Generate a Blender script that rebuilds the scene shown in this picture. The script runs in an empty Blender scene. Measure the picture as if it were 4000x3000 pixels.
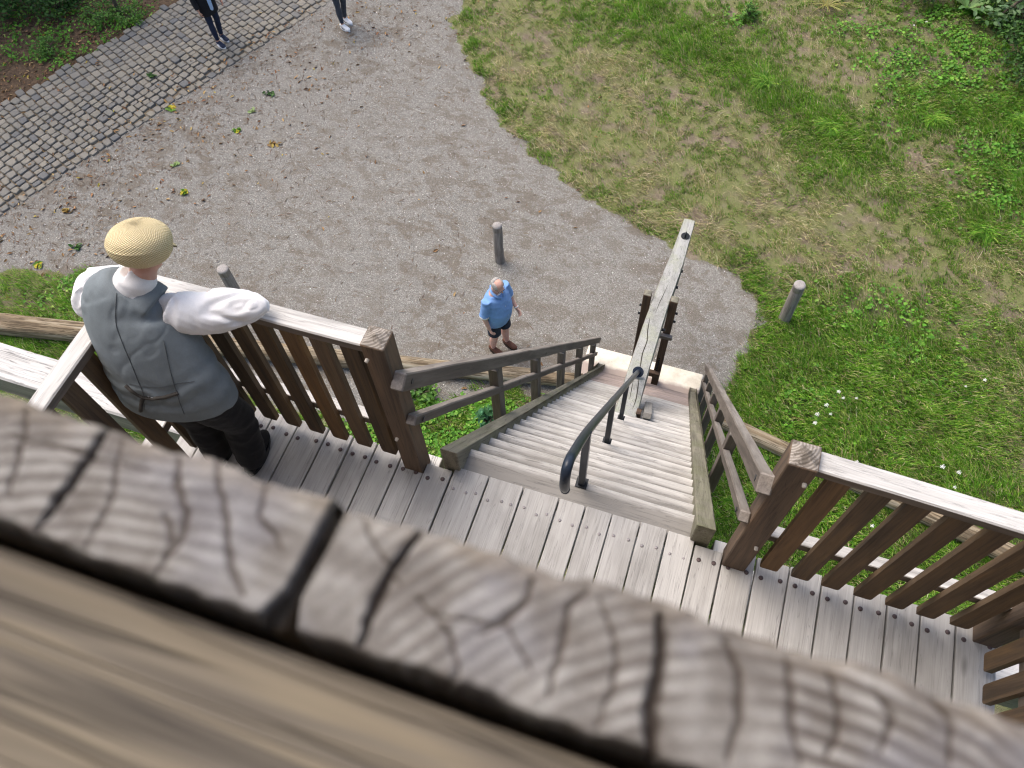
import bpy, bmesh, math, random
import numpy as np
from mathutils import Matrix, Vector
from mathutils.bvhtree import BVHTree
random.seed(7); rng = np.random.default_rng(11)
S = bpy.context.scene; COL = S.collection

# ------------------------------------------------------------------ camera, sky, sun, exposure
PZ = 5.78                                   # platform height above the ground
CAM = np.array([0.0, 0.0, PZ + 3.75])
CR = np.array([[0.94721297, 0.31892185, -0.03280915],      # camera right, down, forward in the world
               [0.26027871, -0.82469640, -0.50212632],
               [-0.18719664, 0.46708104, -0.86417170]])
FPX = 3075.59
cd = bpy.data.cameras.new('camera'); cam = bpy.data.objects.new('camera', cd); COL.objects.link(cam)
cam.matrix_world = Matrix(((CR[0][0], -CR[1][0], -CR[2][0], 0), (CR[0][1], -CR[1][1], -CR[2][1], 0),
                           (CR[0][2], -CR[1][2], -CR[2][2], CAM[2]), (0, 0, 0, 1)))
cd.sensor_width = 36; cd.lens = FPX / 4000 * 36; cd.clip_start = 0.02; cd.clip_end = 2000
cd.dof.use_dof = True; cd.dof.focus_distance = 8.0; cd.dof.aperture_fstop = 6.5
S.camera = cam
SUN_EL, SUN_AZ = 60, -62                    # azimuth from +y towards +x
wd = bpy.data.worlds.new('World'); S.world = wd; wd.use_nodes = True
nt = wd.node_tree; bg = nt.nodes['Background']
sky = nt.nodes.new('ShaderNodeTexSky'); sky.sky_type = 'NISHITA'; sky.sun_disc = False
sky.sun_elevation = math.radians(SUN_EL); sky.sun_rotation = math.radians(SUN_AZ)
sky.dust_density = 5.0; sky.air_density = 1.0; sky.ozone_density = 1.0
nt.links.new(sky.outputs[0], bg.inputs[0]); bg.inputs[1].default_value = 0.15
sd = bpy.data.lights.new('sun', 'SUN'); sd.energy = 1.2; sd.angle = math.radians(42); sd.color = (1.0, 0.94, 0.86)
sun = bpy.data.objects.new('sun', sd); COL.objects.link(sun)
e, a = math.radians(SUN_EL), math.radians(SUN_AZ)
sun.rotation_euler = Vector((math.sin(a) * math.cos(e), math.cos(a) * math.cos(e), math.sin(e))).to_track_quat('Z', 'Y').to_euler()
sun.location = (-4, 8, 20)
S.view_settings.view_transform = 'Standard'; S.view_settings.look = 'None'
S.cycles.adaptive_threshold = 0.02; S.cycles.max_bounces = 5; S.cycles.diffuse_bounces = 3; S.cycles.glossy_bounces = 2; S.cycles.transmission_bounces = 2; S.cycles.transparent_max_bounces = 4
S.cycles.filter_width = 1.15
S.view_settings.exposure = 0.86; S.view_settings.gamma = 1.0; S.view_settings.use_curve_mapping = False

# ------------------------------------------------------------------ helpers
def at(u, v, z=0.0):
    """measured point of the photograph -> world point at height z"""
    d = CR.T @ np.array([(u - 2000) / FPX, (v - 1500) / FPX, 1.0])
    return CAM + d * ((z - CAM[2]) / d[2])
def ray(u, v):
    return CR.T @ np.array([(u - 2000) / FPX, (v - 1500) / FPX, 1.0])

_lat = rng.random((8, 256, 256))
def vn(x, y, s=0):
    L = _lat[s % 8]; xi = np.floor(x).astype(int); yi = np.floor(y).astype(int)
    fx = x - xi; fy = y - yi; fx = fx * fx * (3 - 2 * fx); fy = fy * fy * (3 - 2 * fy)
    xi &= 255; yi &= 255; x1 = (xi + 1) & 255; y1 = (yi + 1) & 255
    return (L[xi, yi] * (1 - fx) + L[x1, yi] * fx) * (1 - fy) + (L[xi, y1] * (1 - fx) + L[x1, y1] * fx) * fy
def fbm(x, y, s=0, o=4):
    r = 0; am = 0.5
    for i in range(o):
        r = r + am * vn(x * 2 ** i + 17.3 * i, y * 2 ** i + 5.1 * i, s + i); am *= 0.5
    return r / (1 - 0.5 ** o)

WM = {}
def put(o, M=None, parent=None):
    COL.objects.link(o)
    M = M or Matrix.Identity(4)
    if parent is not None:
        o.parent = parent; o.matrix_basis = WM[parent.as_pointer()].inverted() @ M
    else:
        o.matrix_basis = M
    WM[o.as_pointer()] = M
    return o
def thing(name, label, cat, loc=(0, 0, 0), group=None, rz=0.0):
    o = bpy.data.objects.new(name, None); o.empty_display_size = 0.1
    put(o, Matrix.Translation(loc) @ Matrix.Rotation(rz, 4, 'Z')); tag(o, label, cat, group)
    return o
def tag(o, label=None, cat=None, group=None, kind=None):
    if label: o['label'] = label
    if cat: o['category'] = cat
    if group: o['group'] = group
    if kind: o['kind'] = kind
    return o
def mesh(name, v, f, mat=None, smooth=False, col=None):
    me = bpy.data.meshes.new(name); v = np.asarray(v, float)
    if isinstance(f, np.ndarray):
        k = f.shape[1]; me.vertices.add(len(v)); me.vertices.foreach_set('co', v.ravel())
        me.loops.add(f.size); me.loops.foreach_set('vertex_index', f.ravel().astype(np.int32))
        me.polygons.add(len(f)); me.polygons.foreach_set('loop_start', np.arange(0, f.size, k, dtype=np.int32))
        me.update(calc_edges=True); me.validate()
    else:
        me.from_pydata([tuple(p) for p in v], [], f); me.update()
    if smooth: me.polygons.foreach_set('use_smooth', np.ones(len(me.polygons), bool))
    if mat: me.materials.append(mat)
    if col is not None:
        at_ = me.color_attributes.new('Col', 'FLOAT_COLOR', 'POINT')
        c = np.ones((len(v), 4)); c[:, :col.shape[1]] = col; at_.data.foreach_set('color', c.ravel())
    return me
def obj(name, me, M=None, parent=None):
    return put(bpy.data.objects.new(name, me), M, parent)
_boxes = {}
def boxmesh(sx, sy, sz, b, mat):
    key = (round(sx, 3), round(sy, 3), round(sz, 3), round(b, 4), mat.name)
    if key in _boxes: return _boxes[key]
    bm = bmesh.new(); bmesh.ops.create_cube(bm, size=1)
    bmesh.ops.scale(bm, vec=(sx, sy, sz), verts=bm.verts)
    if b > 0: bmesh.ops.bevel(bm, geom=bm.edges[:], offset=b, segments=1, affect='EDGES', profile=0.5)
    me = bpy.data.meshes.new('box'); bm.to_mesh(me); bm.free(); me.materials.append(mat); _boxes[key] = me
    return me
def frame(p0, p1, up=(0, 0, 1)):
    p0, p1 = Vector(p0), Vector(p1); x = (p1 - p0).normalized(); u = Vector(up)
    y = u.cross(x).normalized(); z = x.cross(y)
    c = (p0 + p1) / 2
    return Matrix(((x.x, y.x, z.x, c.x), (x.y, y.y, z.y, c.y), (x.z, y.z, z.z, c.z), (0, 0, 0, 1))), (p1 - p0).length
def bar(name, p0, p1, w, h, mat, parent=None, b=0.004, up=(0, 0, 1)):
    """timber along p0-p1 (local X = grain), w across, h along up"""
    M, L = frame(p0, p1, up)
    return obj(name, boxmesh(L, w, h, b, mat), M, parent)
def wobble(o, amp=0.004, seg=14, seed=0):
    """own mesh with a few cuts and slightly uneven faces, for timbers seen close"""
    me = o.data.copy(); bm = bmesh.new(); bm.from_mesh(me)
    ed = [e_ for e_ in bm.edges if abs((e_.verts[0].co - e_.verts[1].co).normalized().x) > 0.98]
    bmesh.ops.subdivide_edges(bm, edges=ed, cuts=seg, use_grid_fill=True)
    r = np.random.default_rng(seed); ph = r.random(6) * 20
    for v in bm.verts:
        v.co.y += amp * (vn(np.array(v.co.x * 3 + ph[0]), np.array(v.co.z * 9 + ph[1]), 1) - .5) * 2
        v.co.z += amp * (vn(np.array(v.co.x * 3 + ph[2]), np.array(v.co.y * 9 + ph[3]), 2) - .5) * 2
    bm.to_mesh(me); bm.free(); o.data = me
    return o
def catmull(pts, n):
    P = np.asarray(pts, float); P = np.vstack([2 * P[0] - P[1], P, 2 * P[-1] - P[-2]]); out = []
    for i in range(1, len(P) - 2):
        for k in range(n):
            t = k / n; p0, p1, p2, p3 = P[i - 1:i + 3]
            out.append(0.5 * (2 * p1 + (p2 - p0) * t + (2 * p0 - 5 * p1 + 4 * p2 - p3) * t * t + (3 * p1 - p0 - 3 * p2 + p3) * t ** 3))
    out.append(P[-2]); return np.array(out)
def tube(pts, rad, seg=14, ref=(1, 0, 0), sub=3, capround=False):
    """closed tube; rad = list of r or (r_ref, r_other)"""
    R_ = np.array([(r, r) if np.isscalar(r) else tuple(r) for r in rad], float)
    A = np.hstack([np.asarray(pts, float), R_])
    if sub > 1: A = catmull(A, sub)
    P, R_ = A[:, :3], np.maximum(A[:, 3:], 1e-4)
    T = np.gradient(P, axis=0); T /= np.linalg.norm(T, axis=1)[:, None] + 1e-12
    ref = np.asarray(ref, float); v = []; n = len(P)
    for i in range(n):
        x = ref - T[i] * (ref @ T[i])
        if np.linalg.norm(x) < 1e-3: x = np.array([0, 1, 0]) - T[i] * T[i][1]
        x /= np.linalg.norm(x); y = np.cross(T[i], x)
        for k in range(seg):
            an = 2 * math.pi * k / seg
            v.append(P[i] + x * R_[i, 0] * math.cos(an) + y * R_[i, 1] * math.sin(an))
    f = [(i * seg + k, i * seg + (k + 1) % seg, (i + 1) * seg + (k + 1) % seg, (i + 1) * seg + k) for i in range(n - 1) for k in range(seg)]
    f.append(tuple(range(seg - 1, -1, -1))); f.append(tuple((n - 1) * seg + k for k in range(seg)))
    return np.array(v), f
def ball(c, r, seg=16, ring=10, M=None):
    r = (r, r, r) if np.isscalar(r) else r; v = [(0, 0, 1)]; f = []
    for i in range(1, ring):
        th = math.pi * i / ring
        for k in range(seg):
            ph = 2 * math.pi * k / seg; v.append((math.sin(th) * math.cos(ph), math.sin(th) * math.sin(ph), math.cos(th)))
    v.append((0, 0, -1)); v = np.array(v) * np.array(r)
    if M is not None: v = v @ np.array(M).T
    v = v + np.array(c, float)
    for k in range(seg): f.append((0, 1 + k, 1 + (k + 1) % seg))
    for i in range(ring - 2):
        for k in range(seg):
            a_, b_ = 1 + i * seg + k, 1 + i * seg + (k + 1) % seg; f.append((a_, a_ + seg, b_ + seg, b_))
    l = len(v) - 1; o_ = 1 + (ring - 2) * seg
    for k in range(seg): f.append((l, o_ + (k + 1) % seg, o_ + k))
    return v, f
def join(parts):
    V = []; F = []; n = 0
    for v, f in parts:
        V.append(np.asarray(v)); F += [tuple(i + n for i in p) for p in f]; n += len(v)
    return np.vstack(V), F
def fuse(name, parts, vox, smooth=6, mat=None, folds=None):
    """union of closed shapes as one continuous skin"""
    v, f = join(parts); me = mesh(name + '_raw', v, f)
    t = bpy.data.objects.new('tmp', me); COL.objects.link(t)
    m = t.modifiers.new('r', 'REMESH'); m.mode = 'VOXEL'; m.voxel_size = vox; m.use_smooth_shade = True
    s = t.modifiers.new('s', 'SMOOTH'); s.iterations = smooth; s.factor = 0.5
    dg = bpy.context.evaluated_depsgraph_get(); dg.update()
    out = bpy.data.meshes.new_from_object(t.evaluated_get(dg)); out.name = name
    bpy.data.objects.remove(t); bpy.data.meshes.remove(me)
    if folds:
        n = len(out.vertices); co = np.zeros(n * 3); out.vertices.foreach_get('co', co); co = co.reshape(-1, 3)
        no = np.zeros(n * 3); out.vertices.foreach_get('normal', no); no = no.reshape(-1, 3)
        co = co + no * np.asarray(folds(co))[:, None]; out.vertices.foreach_set('co', co.ravel()); out.update()
    out.materials.clear()
    if mat: out.materials.append(mat)
    out.polygons.foreach_set('use_smooth', np.ones(len(out.polygons), bool))
    return out
def cyl(p0, p1, r, seg=10, r1=None):
    return tube([p0, p1], [r, r1 if r1 is not None else r], seg=seg, sub=1)

# ------------------------------------------------------------------ materials
class NT:
    def __init__(s, name, rough=0.85):
        s.m = bpy.data.materials.new(name); s.m.use_nodes = True; s.t = s.m.node_tree
        s.b = s.t.nodes['Principled BSDF']; s.b.inputs['Roughness'].default_value = rough
        s.b.inputs['Specular IOR Level'].default_value = 0.25
    def n(s, ty, **kw):
        x = s.t.nodes.new(ty)
        for k, v in kw.items(): setattr(x, k, v)
        return x
    def l(s, a_, b_): s.t.links.new(a_, b_)
    def coord(s, scale, rnd=True, kind='Object'):
        tc = s.n('ShaderNodeTexCoord'); out = tc.outputs[kind]
        if rnd:
            oi = s.n('ShaderNodeObjectInfo'); m = s.n('ShaderNodeVectorMath', operation='MULTIPLY_ADD')
            m.inputs[1].default_value = (37.1, 53.7, 71.3); cx = s.n('ShaderNodeCombineXYZ')
            for i in range(3): s.l(oi.outputs['Random'], cx.inputs[i])
            s.l(cx.outputs[0], m.inputs[0]); s.l(out, m.inputs[2]); out = m.outputs[0]
        mp = s.n('ShaderNodeMapping'); mp.inputs['Scale'].default_value = scale; s.l(out, mp.inputs[0])
        return mp.outputs[0]
    def noise(s, vec, sc=1.0, det=4, rough=0.6, dist=0.0):
        x = s.n('ShaderNodeTexNoise'); x.inputs['Scale'].default_value = sc; x.inputs['Detail'].default_value = det
        x.inputs['Roughness'].default_value = rough; x.inputs['Distortion'].default_value = dist; s.l(vec, x.inputs['Vector'])
        return x.outputs[0]
    def vor(s, vec, sc=1.0, feat='F1'):
        x = s.n('ShaderNodeTexVoronoi', feature=feat); x.inputs['Scale'].default_value = sc; s.l(vec, x.inputs['Vector'])
        return x
    def ramp(s, fac, stops):
        x = s.n('ShaderNodeValToRGB'); el = x.color_ramp.elements
        while len(el) < len(stops): el.new(0.5)
        for e_, (p, c) in zip(el, stops):
            e_.position = p; e_.color = (*(c if hasattr(c, '__len__') else (c, c, c)), 1)
        s.l(fac, x.inputs[0]); return x.outputs[0]
    def mix(s, fac, a_, b_, mode='MIX'):
        x = s.n('ShaderNodeMix', data_type='RGBA', blend_type=mode)
        for sock, v in ((x.inputs[0], fac), (x.inputs[6], a_), (x.inputs[7], b_)):
            if hasattr(v, 'links'): s.l(v, sock)
            elif hasattr(v, '__len__'): sock.default_value = (*v, 1)
            else: sock.default_value = v
        return x.outputs[2]
    def math(s, op, a_, b_=0.0):
        x = s.n('ShaderNodeMath', operation=op)
        for sock, v in ((x.inputs[0], a_), (x.inputs[1], b_)):
            if hasattr(v, 'links'): s.l(v, sock)
            else: sock.default_value = v
        return x.outputs[0]
    def out(s, col=None, height=None, dist=0.002, strength=1.0, rough=None):
        if col is not None:
            if hasattr(col, 'links'): s.l(col, s.b.inputs['Base Color'])
            else: s.b.inputs['Base Color'].default_value = (*col, 1)
        if height is not None:
            bp = s.n('ShaderNodeBump'); bp.inputs['Distance'].default_value = dist; bp.inputs['Strength'].default_value = strength
            s.l(height, bp.inputs['Height']); s.l(bp.outputs[0], s.b.inputs['Normal'])
        if rough is not None: s.l(rough, s.b.inputs['Roughness'])
        return s.m

def wood(name, light, mid, dark, side=None, stain=None, gx=1.3, gy=16, knots=True, crack=0.5, vary=0.18, algae=None, edge=None):
    w = NT(name, 0.82); c1 = w.coord((gx, gy, gy)); c2 = w.coord((5, 150, 150)); c3 = w.coord((2.6, 4.5, 4.5)); c4 = w.coord((1.1, 34, 34))
    g = w.noise(c1, 1.0, 3, 0.6, 0.7); fine = w.noise(c2, 1.0, 1, 0.65); blot = w.noise(c3, 1.0, 3, 0.65); gr = w.noise(c4, 1.0, 2, 0.7, 1.2)
    col = w.ramp(g, [(0.3, dark), (0.5, mid), (0.68, light)])
    col = w.mix(w.ramp(gr, [(0.42, 0.0), (0.62, 0.55)]), col, w.mix(0.5, mid, light))
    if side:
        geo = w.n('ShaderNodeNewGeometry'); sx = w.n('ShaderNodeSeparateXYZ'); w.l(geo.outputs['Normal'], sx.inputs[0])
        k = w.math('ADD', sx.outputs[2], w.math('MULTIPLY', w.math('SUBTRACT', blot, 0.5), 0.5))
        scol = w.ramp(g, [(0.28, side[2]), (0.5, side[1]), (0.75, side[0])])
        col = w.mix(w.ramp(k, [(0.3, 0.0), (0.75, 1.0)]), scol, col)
    if stain: col = w.mix(w.ramp(blot, [(0.5, 0.0), (0.74, 0.75)]), col, stain)
    if algae:
        c5 = w.coord((1.5, 1.5, 1.5)); ag = w.noise(c5, 2.0, 5, 0.7)
        col = w.mix(w.ramp(ag, [(0.48, 0.0), (0.68, 0.7)]), col, algae)
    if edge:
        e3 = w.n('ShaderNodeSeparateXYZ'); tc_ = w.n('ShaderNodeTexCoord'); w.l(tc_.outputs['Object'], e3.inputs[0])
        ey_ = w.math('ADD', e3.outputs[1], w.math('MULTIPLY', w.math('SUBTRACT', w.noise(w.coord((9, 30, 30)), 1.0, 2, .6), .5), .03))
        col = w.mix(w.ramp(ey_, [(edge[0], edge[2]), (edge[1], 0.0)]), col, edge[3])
    if knots:
        kv = w.vor(w.coord((1.6, 5.0, 5.0)), 1.0); kd = w.ramp(kv.outputs['Distance'], [(0.035, 0.75), (0.1, 0.0)])
        col = w.mix(kd, col, tuple(0.45 * x for x in dark))
    cr = w.ramp(w.noise(w.coord((0.8, 26, 26)), 1.0, 2, 0.6, 2.0), [(0.485, 0.0), (0.5, crack), (0.515, 0.0)])
    col = w.mix(cr, col, tuple(0.3 * x for x in dark))
    oi = w.n('ShaderNodeObjectInfo'); br = w.math('ADD', w.math('MULTIPLY', oi.outputs['Random'], vary), 1.0 - vary / 2)
    cx = w.n('ShaderNodeCombineXYZ')
    for i in range(3): w.l(br, cx.inputs[i])
    col = w.mix(1.0, col, cx.outputs[0], 'MULTIPLY')
    col = w.mix(w.ramp(fine, [(0.3, 0.22), (0.7, 0.0)]), col, tuple(0.5 * x for x in dark))
    h = w.math('SUBTRACT', w.math('ADD', w.math('MULTIPLY', fine, 0.5), g), w.math('MULTIPLY', cr, 1.5))
    return w.out(col, h, 0.0016, 0.7)
M_PLANK = wood('weathered_oak_deck', (.47, .46, .445), (.415, .405, .39), (.34, .33, .315), stain=(.29, .28, .265), crack=.4, vary=.24)
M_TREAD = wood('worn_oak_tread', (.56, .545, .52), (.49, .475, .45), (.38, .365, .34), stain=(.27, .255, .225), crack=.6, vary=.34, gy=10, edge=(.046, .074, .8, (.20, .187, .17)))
M_TREADB = wood('muddy_oak_tread', (.42, .35, .325), (.36, .295, .265), (.24, .195, .17), crack=.5, vary=.2)
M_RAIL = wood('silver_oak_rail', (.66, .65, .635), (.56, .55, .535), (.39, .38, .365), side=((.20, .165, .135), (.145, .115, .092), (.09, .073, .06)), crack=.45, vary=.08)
M_SLAT = wood('brown_oak_slat', (.20, .128, .068), (.122, .087, .058), (.064, .048, .036), knots=False, crack=.25, vary=.5)
M_SLATW = wood('warm_oak_slat', (.27, .155, .068), (.17, .105, .056), (.085, .056, .036), knots=False, crack=.25, vary=.2)
M_NEWEL = wood('brown_oak_post', (.205, .135, .088), (.13, .095, .07), (.068, .051, .041), crack=.4, vary=.1, knots=False)
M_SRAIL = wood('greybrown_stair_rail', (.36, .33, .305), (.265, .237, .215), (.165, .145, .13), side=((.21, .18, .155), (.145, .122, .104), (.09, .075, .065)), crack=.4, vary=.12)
M_STRING = wood('mossy_stringer', (.30, .28, .22), (.22, .205, .16), (.13, .12, .095), algae=(.16, .17, .09), crack=.6, vary=.1)
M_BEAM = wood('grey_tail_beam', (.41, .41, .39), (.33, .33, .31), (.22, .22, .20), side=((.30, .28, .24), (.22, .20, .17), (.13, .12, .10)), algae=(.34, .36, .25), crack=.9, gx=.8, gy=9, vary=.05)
M_BLOCK = wood('dark_trestle_oak', (.16, .10, .065), (.10, .067, .047), (.06, .042, .032), knots=False, vary=.3)
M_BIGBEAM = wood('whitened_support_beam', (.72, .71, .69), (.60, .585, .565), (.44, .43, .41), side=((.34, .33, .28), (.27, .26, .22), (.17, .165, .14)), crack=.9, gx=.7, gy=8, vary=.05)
M_WALL = wood('mill_cladding', (.40, .33, .26), (.29, .23, .17), (.17, .13, .10), vary=.3)
M_SILL = wood('window_sill_board', (.37, .305, .205), (.21, .18, .142), (.05, .044, .04), stain=(.12, .105, .095), gx=3.0, gy=62, crack=.5, vary=.02, knots=False)
def plain(name, col, rough=0.7, metal=0.0, var=0.15, sc=30, bump=0.0):
    w = NT(name, rough); w.b.inputs['Metallic'].default_value = metal
    n_ = w.noise(w.coord((1, 1, 1)), sc, 4, 0.6)
    c = w.ramp(n_, [(0.25, tuple(x * (1 - var) for x in col)), (0.75, tuple(min(1, x * (1 + var)) for x in col))])
    return w.out(c, n_ if bump else None, bump or 0.001)
def vcol(name, rough=0.7, var=0.25, sc=14, trans=0.0, gain=1.0):
    w = NT(name, rough); a_ = w.n('ShaderNodeAttribute', attribute_name='Col')
    n_ = w.noise(w.coord((1, 1, 1), rnd=False), sc, 3, 0.6)
    c = w.mix(1.0, a_.outputs['Color'], w.ramp(n_, [(0.3, (1 - var) * gain), (0.7, (1 + var) * gain)]), 'MULTIPLY')
    if trans:
        w.out(c); t = w.n('ShaderNodeBsdfTranslucent'); w.l(c, t.inputs[0]); mx = w.n('ShaderNodeMixShader'); mx.inputs[0].default_value = trans
        w.l(w.b.outputs[0], mx.inputs[1]); w.l(t.outputs[0], mx.inputs[2]); w.l(mx.outputs[0], w.t.nodes['Material Output'].inputs[0])
        return w.m
    return w.out(c)
M_NAIL = plain('rusty_nail', (.10, .075, .075), .6, .4)
M_PEG = plain('pale_peg', (.60, .56, .50), .8)
M_IRON = plain('black_iron', (.022, .024, .028), .42, .6)
M_PIPE = plain('painted_steel_pipe', (.018, .026, .042), .28, .0, .1)
M_LEAF = vcol('leaf', .55, .25, 9, .3); M_GRASS = vcol('grass_blade', .6, .3, 3, .3); M_DRYLEAF = vcol('dry_leaf', .8, .25, 30)
# ------------------------------------------------------------------ ground
GRAVEL = np.array([(-7.2, 20), (-6.6, 15), (-5.9, 13.08), (-5.6, 12.42), (-4.97, 11.29), (-4.34, 10.48), (-3.68, 9.94), (-2.89, 9.35), (-2.01, 8.89),
    (-1.14, 8.48), (-.44, 8.26), (.23, 8.09), (.65, 7.92), (1.02, 7.6), (1.11, 7.23), (1.0, 6.83), (.92, 6.44), (.84, 6.1), (.6, 5.75), (-.3, 5.5), (-1.2, 5.25),
    (-2.2, 5.0), (-3.2, 4.45), (-4.0, 3.9), (-4.8, 3.85), (-5.8, 4.0), (-6.6, 4.25), (-7.4, 4.75), (-8.2, 5.0), (-9.0, 5.15), (-9.7, 4.85), (-10.4, 4.6), (-12, 4.3), (-16, 3.5), (-18, 20)])
def sdist(x, y, P=GRAVEL):
    """signed distance, positive outside"""
    d = np.full(x.shape, 1e9); ins = np.zeros(x.shape, bool)
    for (x0, y0), (x1, y1) in zip(P, np.roll(P, -1, 0)):
        ex, ey = x1 - x0, y1 - y0; t = np.clip(((x - x0) * ex + (y - y0) * ey) / (ex * ex + ey * ey), 0, 1)
        d = np.minimum(d, np.hypot(x - x0 - t * ex, y - y0 - t * ey))
        c = (y0 > y) != (y1 > y)
        with np.errstate(divide='ignore', invalid='ignore'): ins ^= c & (x < ex * (y - y0) / (ey if ey else 1e-9) + x0)
    return np.where(ins, -d, d)
def low_edge(y): return -8.41 + .425 * (y - 12.05)          # gravel side of the cobbled path
def up_edge(y): return -11.05 + .40 * (y - 11.6)            # wooded side of the cobbled path
def blobs(x, y, L):
    r = np.zeros(x.shape)
    for u, v, w, k in L:
        p = at(u, v); s = w * .0042; r = np.maximum(r, k * np.exp(-((x - p[0]) ** 2 + (y - p[1]) ** 2) / (2 * s * s) * 1.2))
    return r
LUSH = [(3150, 1300, 170, 1), (3080, 1480, 170, 1), (3350, 1420, 220, .95), (3620, 1570, 260, .9), (3350, 1650, 250, 1), (3000, 1750, 220, 1), (3700, 1850, 280, .9),
        (3900, 2080, 260, .8), (3200, 2080, 300, 1), (3600, 2350, 320, .9), (2920, 2020, 220, 1), (3950, 1600, 160, .6), (2900, 1600, 90, 1), (3300, 2500, 300, 1), (3900, 2600, 300, .8),
        (2500, 40, 120, .8), (2700, 170, 130, .9), (2830, 240, 90, .8), (2960, 300, 110, .9), (3090, 390, 100, .9), (3230, 500, 120, 1), (3360, 590, 110, 1), (3010, 370, 90, .9), (3300, 640, 100, .9),
        (3600, 430, 110, .9), (3720, 440, 120, .9), (3860, 480, 130, .8), (3960, 440, 120, .9), (3850, 890, 100, .8), (3700, 830, 80, .6), (3200, 690, 80, .6), (2990, 140, 60, .5), (3960, 700, 140, .8), (3500, 760, 70, .6),
        (3300, 1180, 90, .5), (3700, 1180, 110, .5), (3900, 1350, 140, .5), (2300, 60, 90, .5), (2480, 130, 70, .5), (2650, 760, 50, .35), (2350, 760, 40, .6), (2460, 830, 50, .5), (2620, 900, 50, .4), (2880, 1010, 60, .6), (2960, 1080, 60, .7),
        (1760, 1560, 130, .45), (1900, 1560, 110, .5), (1850, 1480, 60, .7), (2100, 1500, 90, .5), (1960, 1620, 90, .5), (1700, 1700, 110, .45), (1500, 1620, 110, .45), (1350, 1600, 90, .45), (1200, 1640, 90, .45), (1000, 1350, 60, .3), (880, 1270, 60, .5), (1640, 1560, 60, .8),
        (100, 1380, 190, .8), (330, 1360, 120, .8), (420, 1480, 130, .9), (100, 1530, 160, .9), (60, 1120, 90, .5), (170, 1130, 80, .5), (290, 1120, 80, .5), (340, 1070, 50, .8), (230, 1200, 80, .5), (110, 1210, 60, .4), (540, 1690, 160, .9), (760, 1720, 160, .9),
        (1830, 60, 25, .7), (1850, 170, 30, .7), (1880, 290, 35, .8), (1960, 430, 35, .8), (2060, 540, 35, .7), (2130, 620, 40, .7)]
CLOVER = [(3600, 250, 130, 1), (3740, 290, 140, 1), (3880, 360, 120, .9), (3960, 600, 120, 1), (3960, 760, 110, .8), (3480, 140, 80, .7), (3300, 120, 60, .6), (2900, 70, 60, .6), (3550, 330, 90, .8), (3820, 200, 120, .9), (3500, 480, 60, .4),
          (3450, 1330, 130, .9), (3250, 1560, 100, .7), (3060, 1620, 80, .7), (1850, 1620, 70, .9), (1740, 1640, 90, .8), (1930, 1660, 60, .9), (1650, 1520, 50, .8), (1470, 1640, 70, .7), (300, 1150, 90, .5),
          (400, 110, 110, .42), (250, 130, 120, .42), (130, 170, 110, .42), (210, 200, 80, .9), (520, 70, 70, .9), (310, 70, 130, .42), (110, 60, 140, .42), (60, 230, 70, .42), (370, 190, 60, .42), (3800, 100, 150, .9), (3950, 250, 120, .9), (3980, 450, 90, .7), (3650, 60, 100, .8)]
DRY = [(2350, 320, 200, .9), (2250, 520, 200, 1), (2550, 620, 220, 1), (2450, 760, 200, .9), (2750, 850, 200, 1), (2900, 750, 200, .9), (3150, 900, 220, .9), (3350, 800, 180, .4), (3000, 560, 140, .7), (2050, 120, 150, 1), (2000, 300, 120, 1), (3150, 280, 150, .4), (3450, 700, 160, .4), (3550, 1000, 200, .4), (3900, 1100, 160, .8), (3950, 1800, 90, .7), (2700, 980, 120, .9), (3250, 80, 150, .4), (3650, 650, 150, .4), (3980, 1500, 100, .6)]
def zones(x, y):
    d = sdist(x, y); n1 = fbm(x * 1.3, y * 1.3, 0); n2 = fbm(x * 4, y * 4, 2)
    wood_side = np.clip((up_edge(y) - x) / .3 + .5 + (n2 - .5), 0, 1) * (y > 4)
    grav = np.clip(.5 - (d + (n2 - .5) * .45 + (n1 - .5) * .3) / .16, 0, 1) * (1 - wood_side)
    lush = blobs(x, y, LUSH); clo = blobs(x, y, CLOVER); dry = blobs(x, y, DRY)
    return d, n1, n2, wood_side, grav, lush, clo, dry
GX = np.arange(-20, 9.01, .09); GY = np.arange(-1.5, 20.01, .09)
X, Y = np.meshgrid(GX, GY, indexing='ij'); xf, yf = X.ravel(), Y.ravel()
d, n1, n2, ws, gv, lu, cl, dr = zones(xf, yf)
zf = .03 * (fbm(xf * .7, yf * .7, 3) - .5) + .012 * (fbm(xf * 5, yf * 5, 4) - .5) * (1 - gv) - .012 - .012 * (1 - gv)
nx, ny = len(GX), len(GY)
idx = np.arange(nx * ny).reshape(nx, ny)
Q = np.stack([idx[:-1, :-1], idx[1:, :-1], idx[1:, 1:], idx[:-1, 1:]], -1).reshape(-1, 4)
colr = np.stack([gv, np.clip(lu + .5 * cl, 0, 1), ws], 1)
g = NT('yard_ground', .95); A = g.n('ShaderNodeAttribute', attribute_name='Col'); sp = g.n('ShaderNodeSeparateColor'); g.l(A.outputs['Color'], sp.inputs[0])
c = g.coord((1, 1, 1), rnd=False)
grain = g.vor(c, 88.0); gcol = g.ramp(g.noise(c, 110, 3, .75), [(.3, (.10, .096, .086)), (.46, (.194, .186, .167)), (.6, (.252, .243, .222)), (.76, (.43, .415, .385))])
cellv = g.n('ShaderNodeSeparateColor'); g.l(grain.outputs['Color'], cellv.inputs[0])
gcol = g.mix(.6, gcol, g.ramp(cellv.outputs[0], [(.0, (.09, .084, .073)), (.4, (.194, .185, .166)), (.8, (.258, .247, .225)), (1, (.46, .45, .42))]))
pat = g.noise(g.coord((1.0, 1.5, 1), rnd=False), 2.3, 7, .72, .3)
pat2 = g.noise(c, .45, 3, .5)
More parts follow.
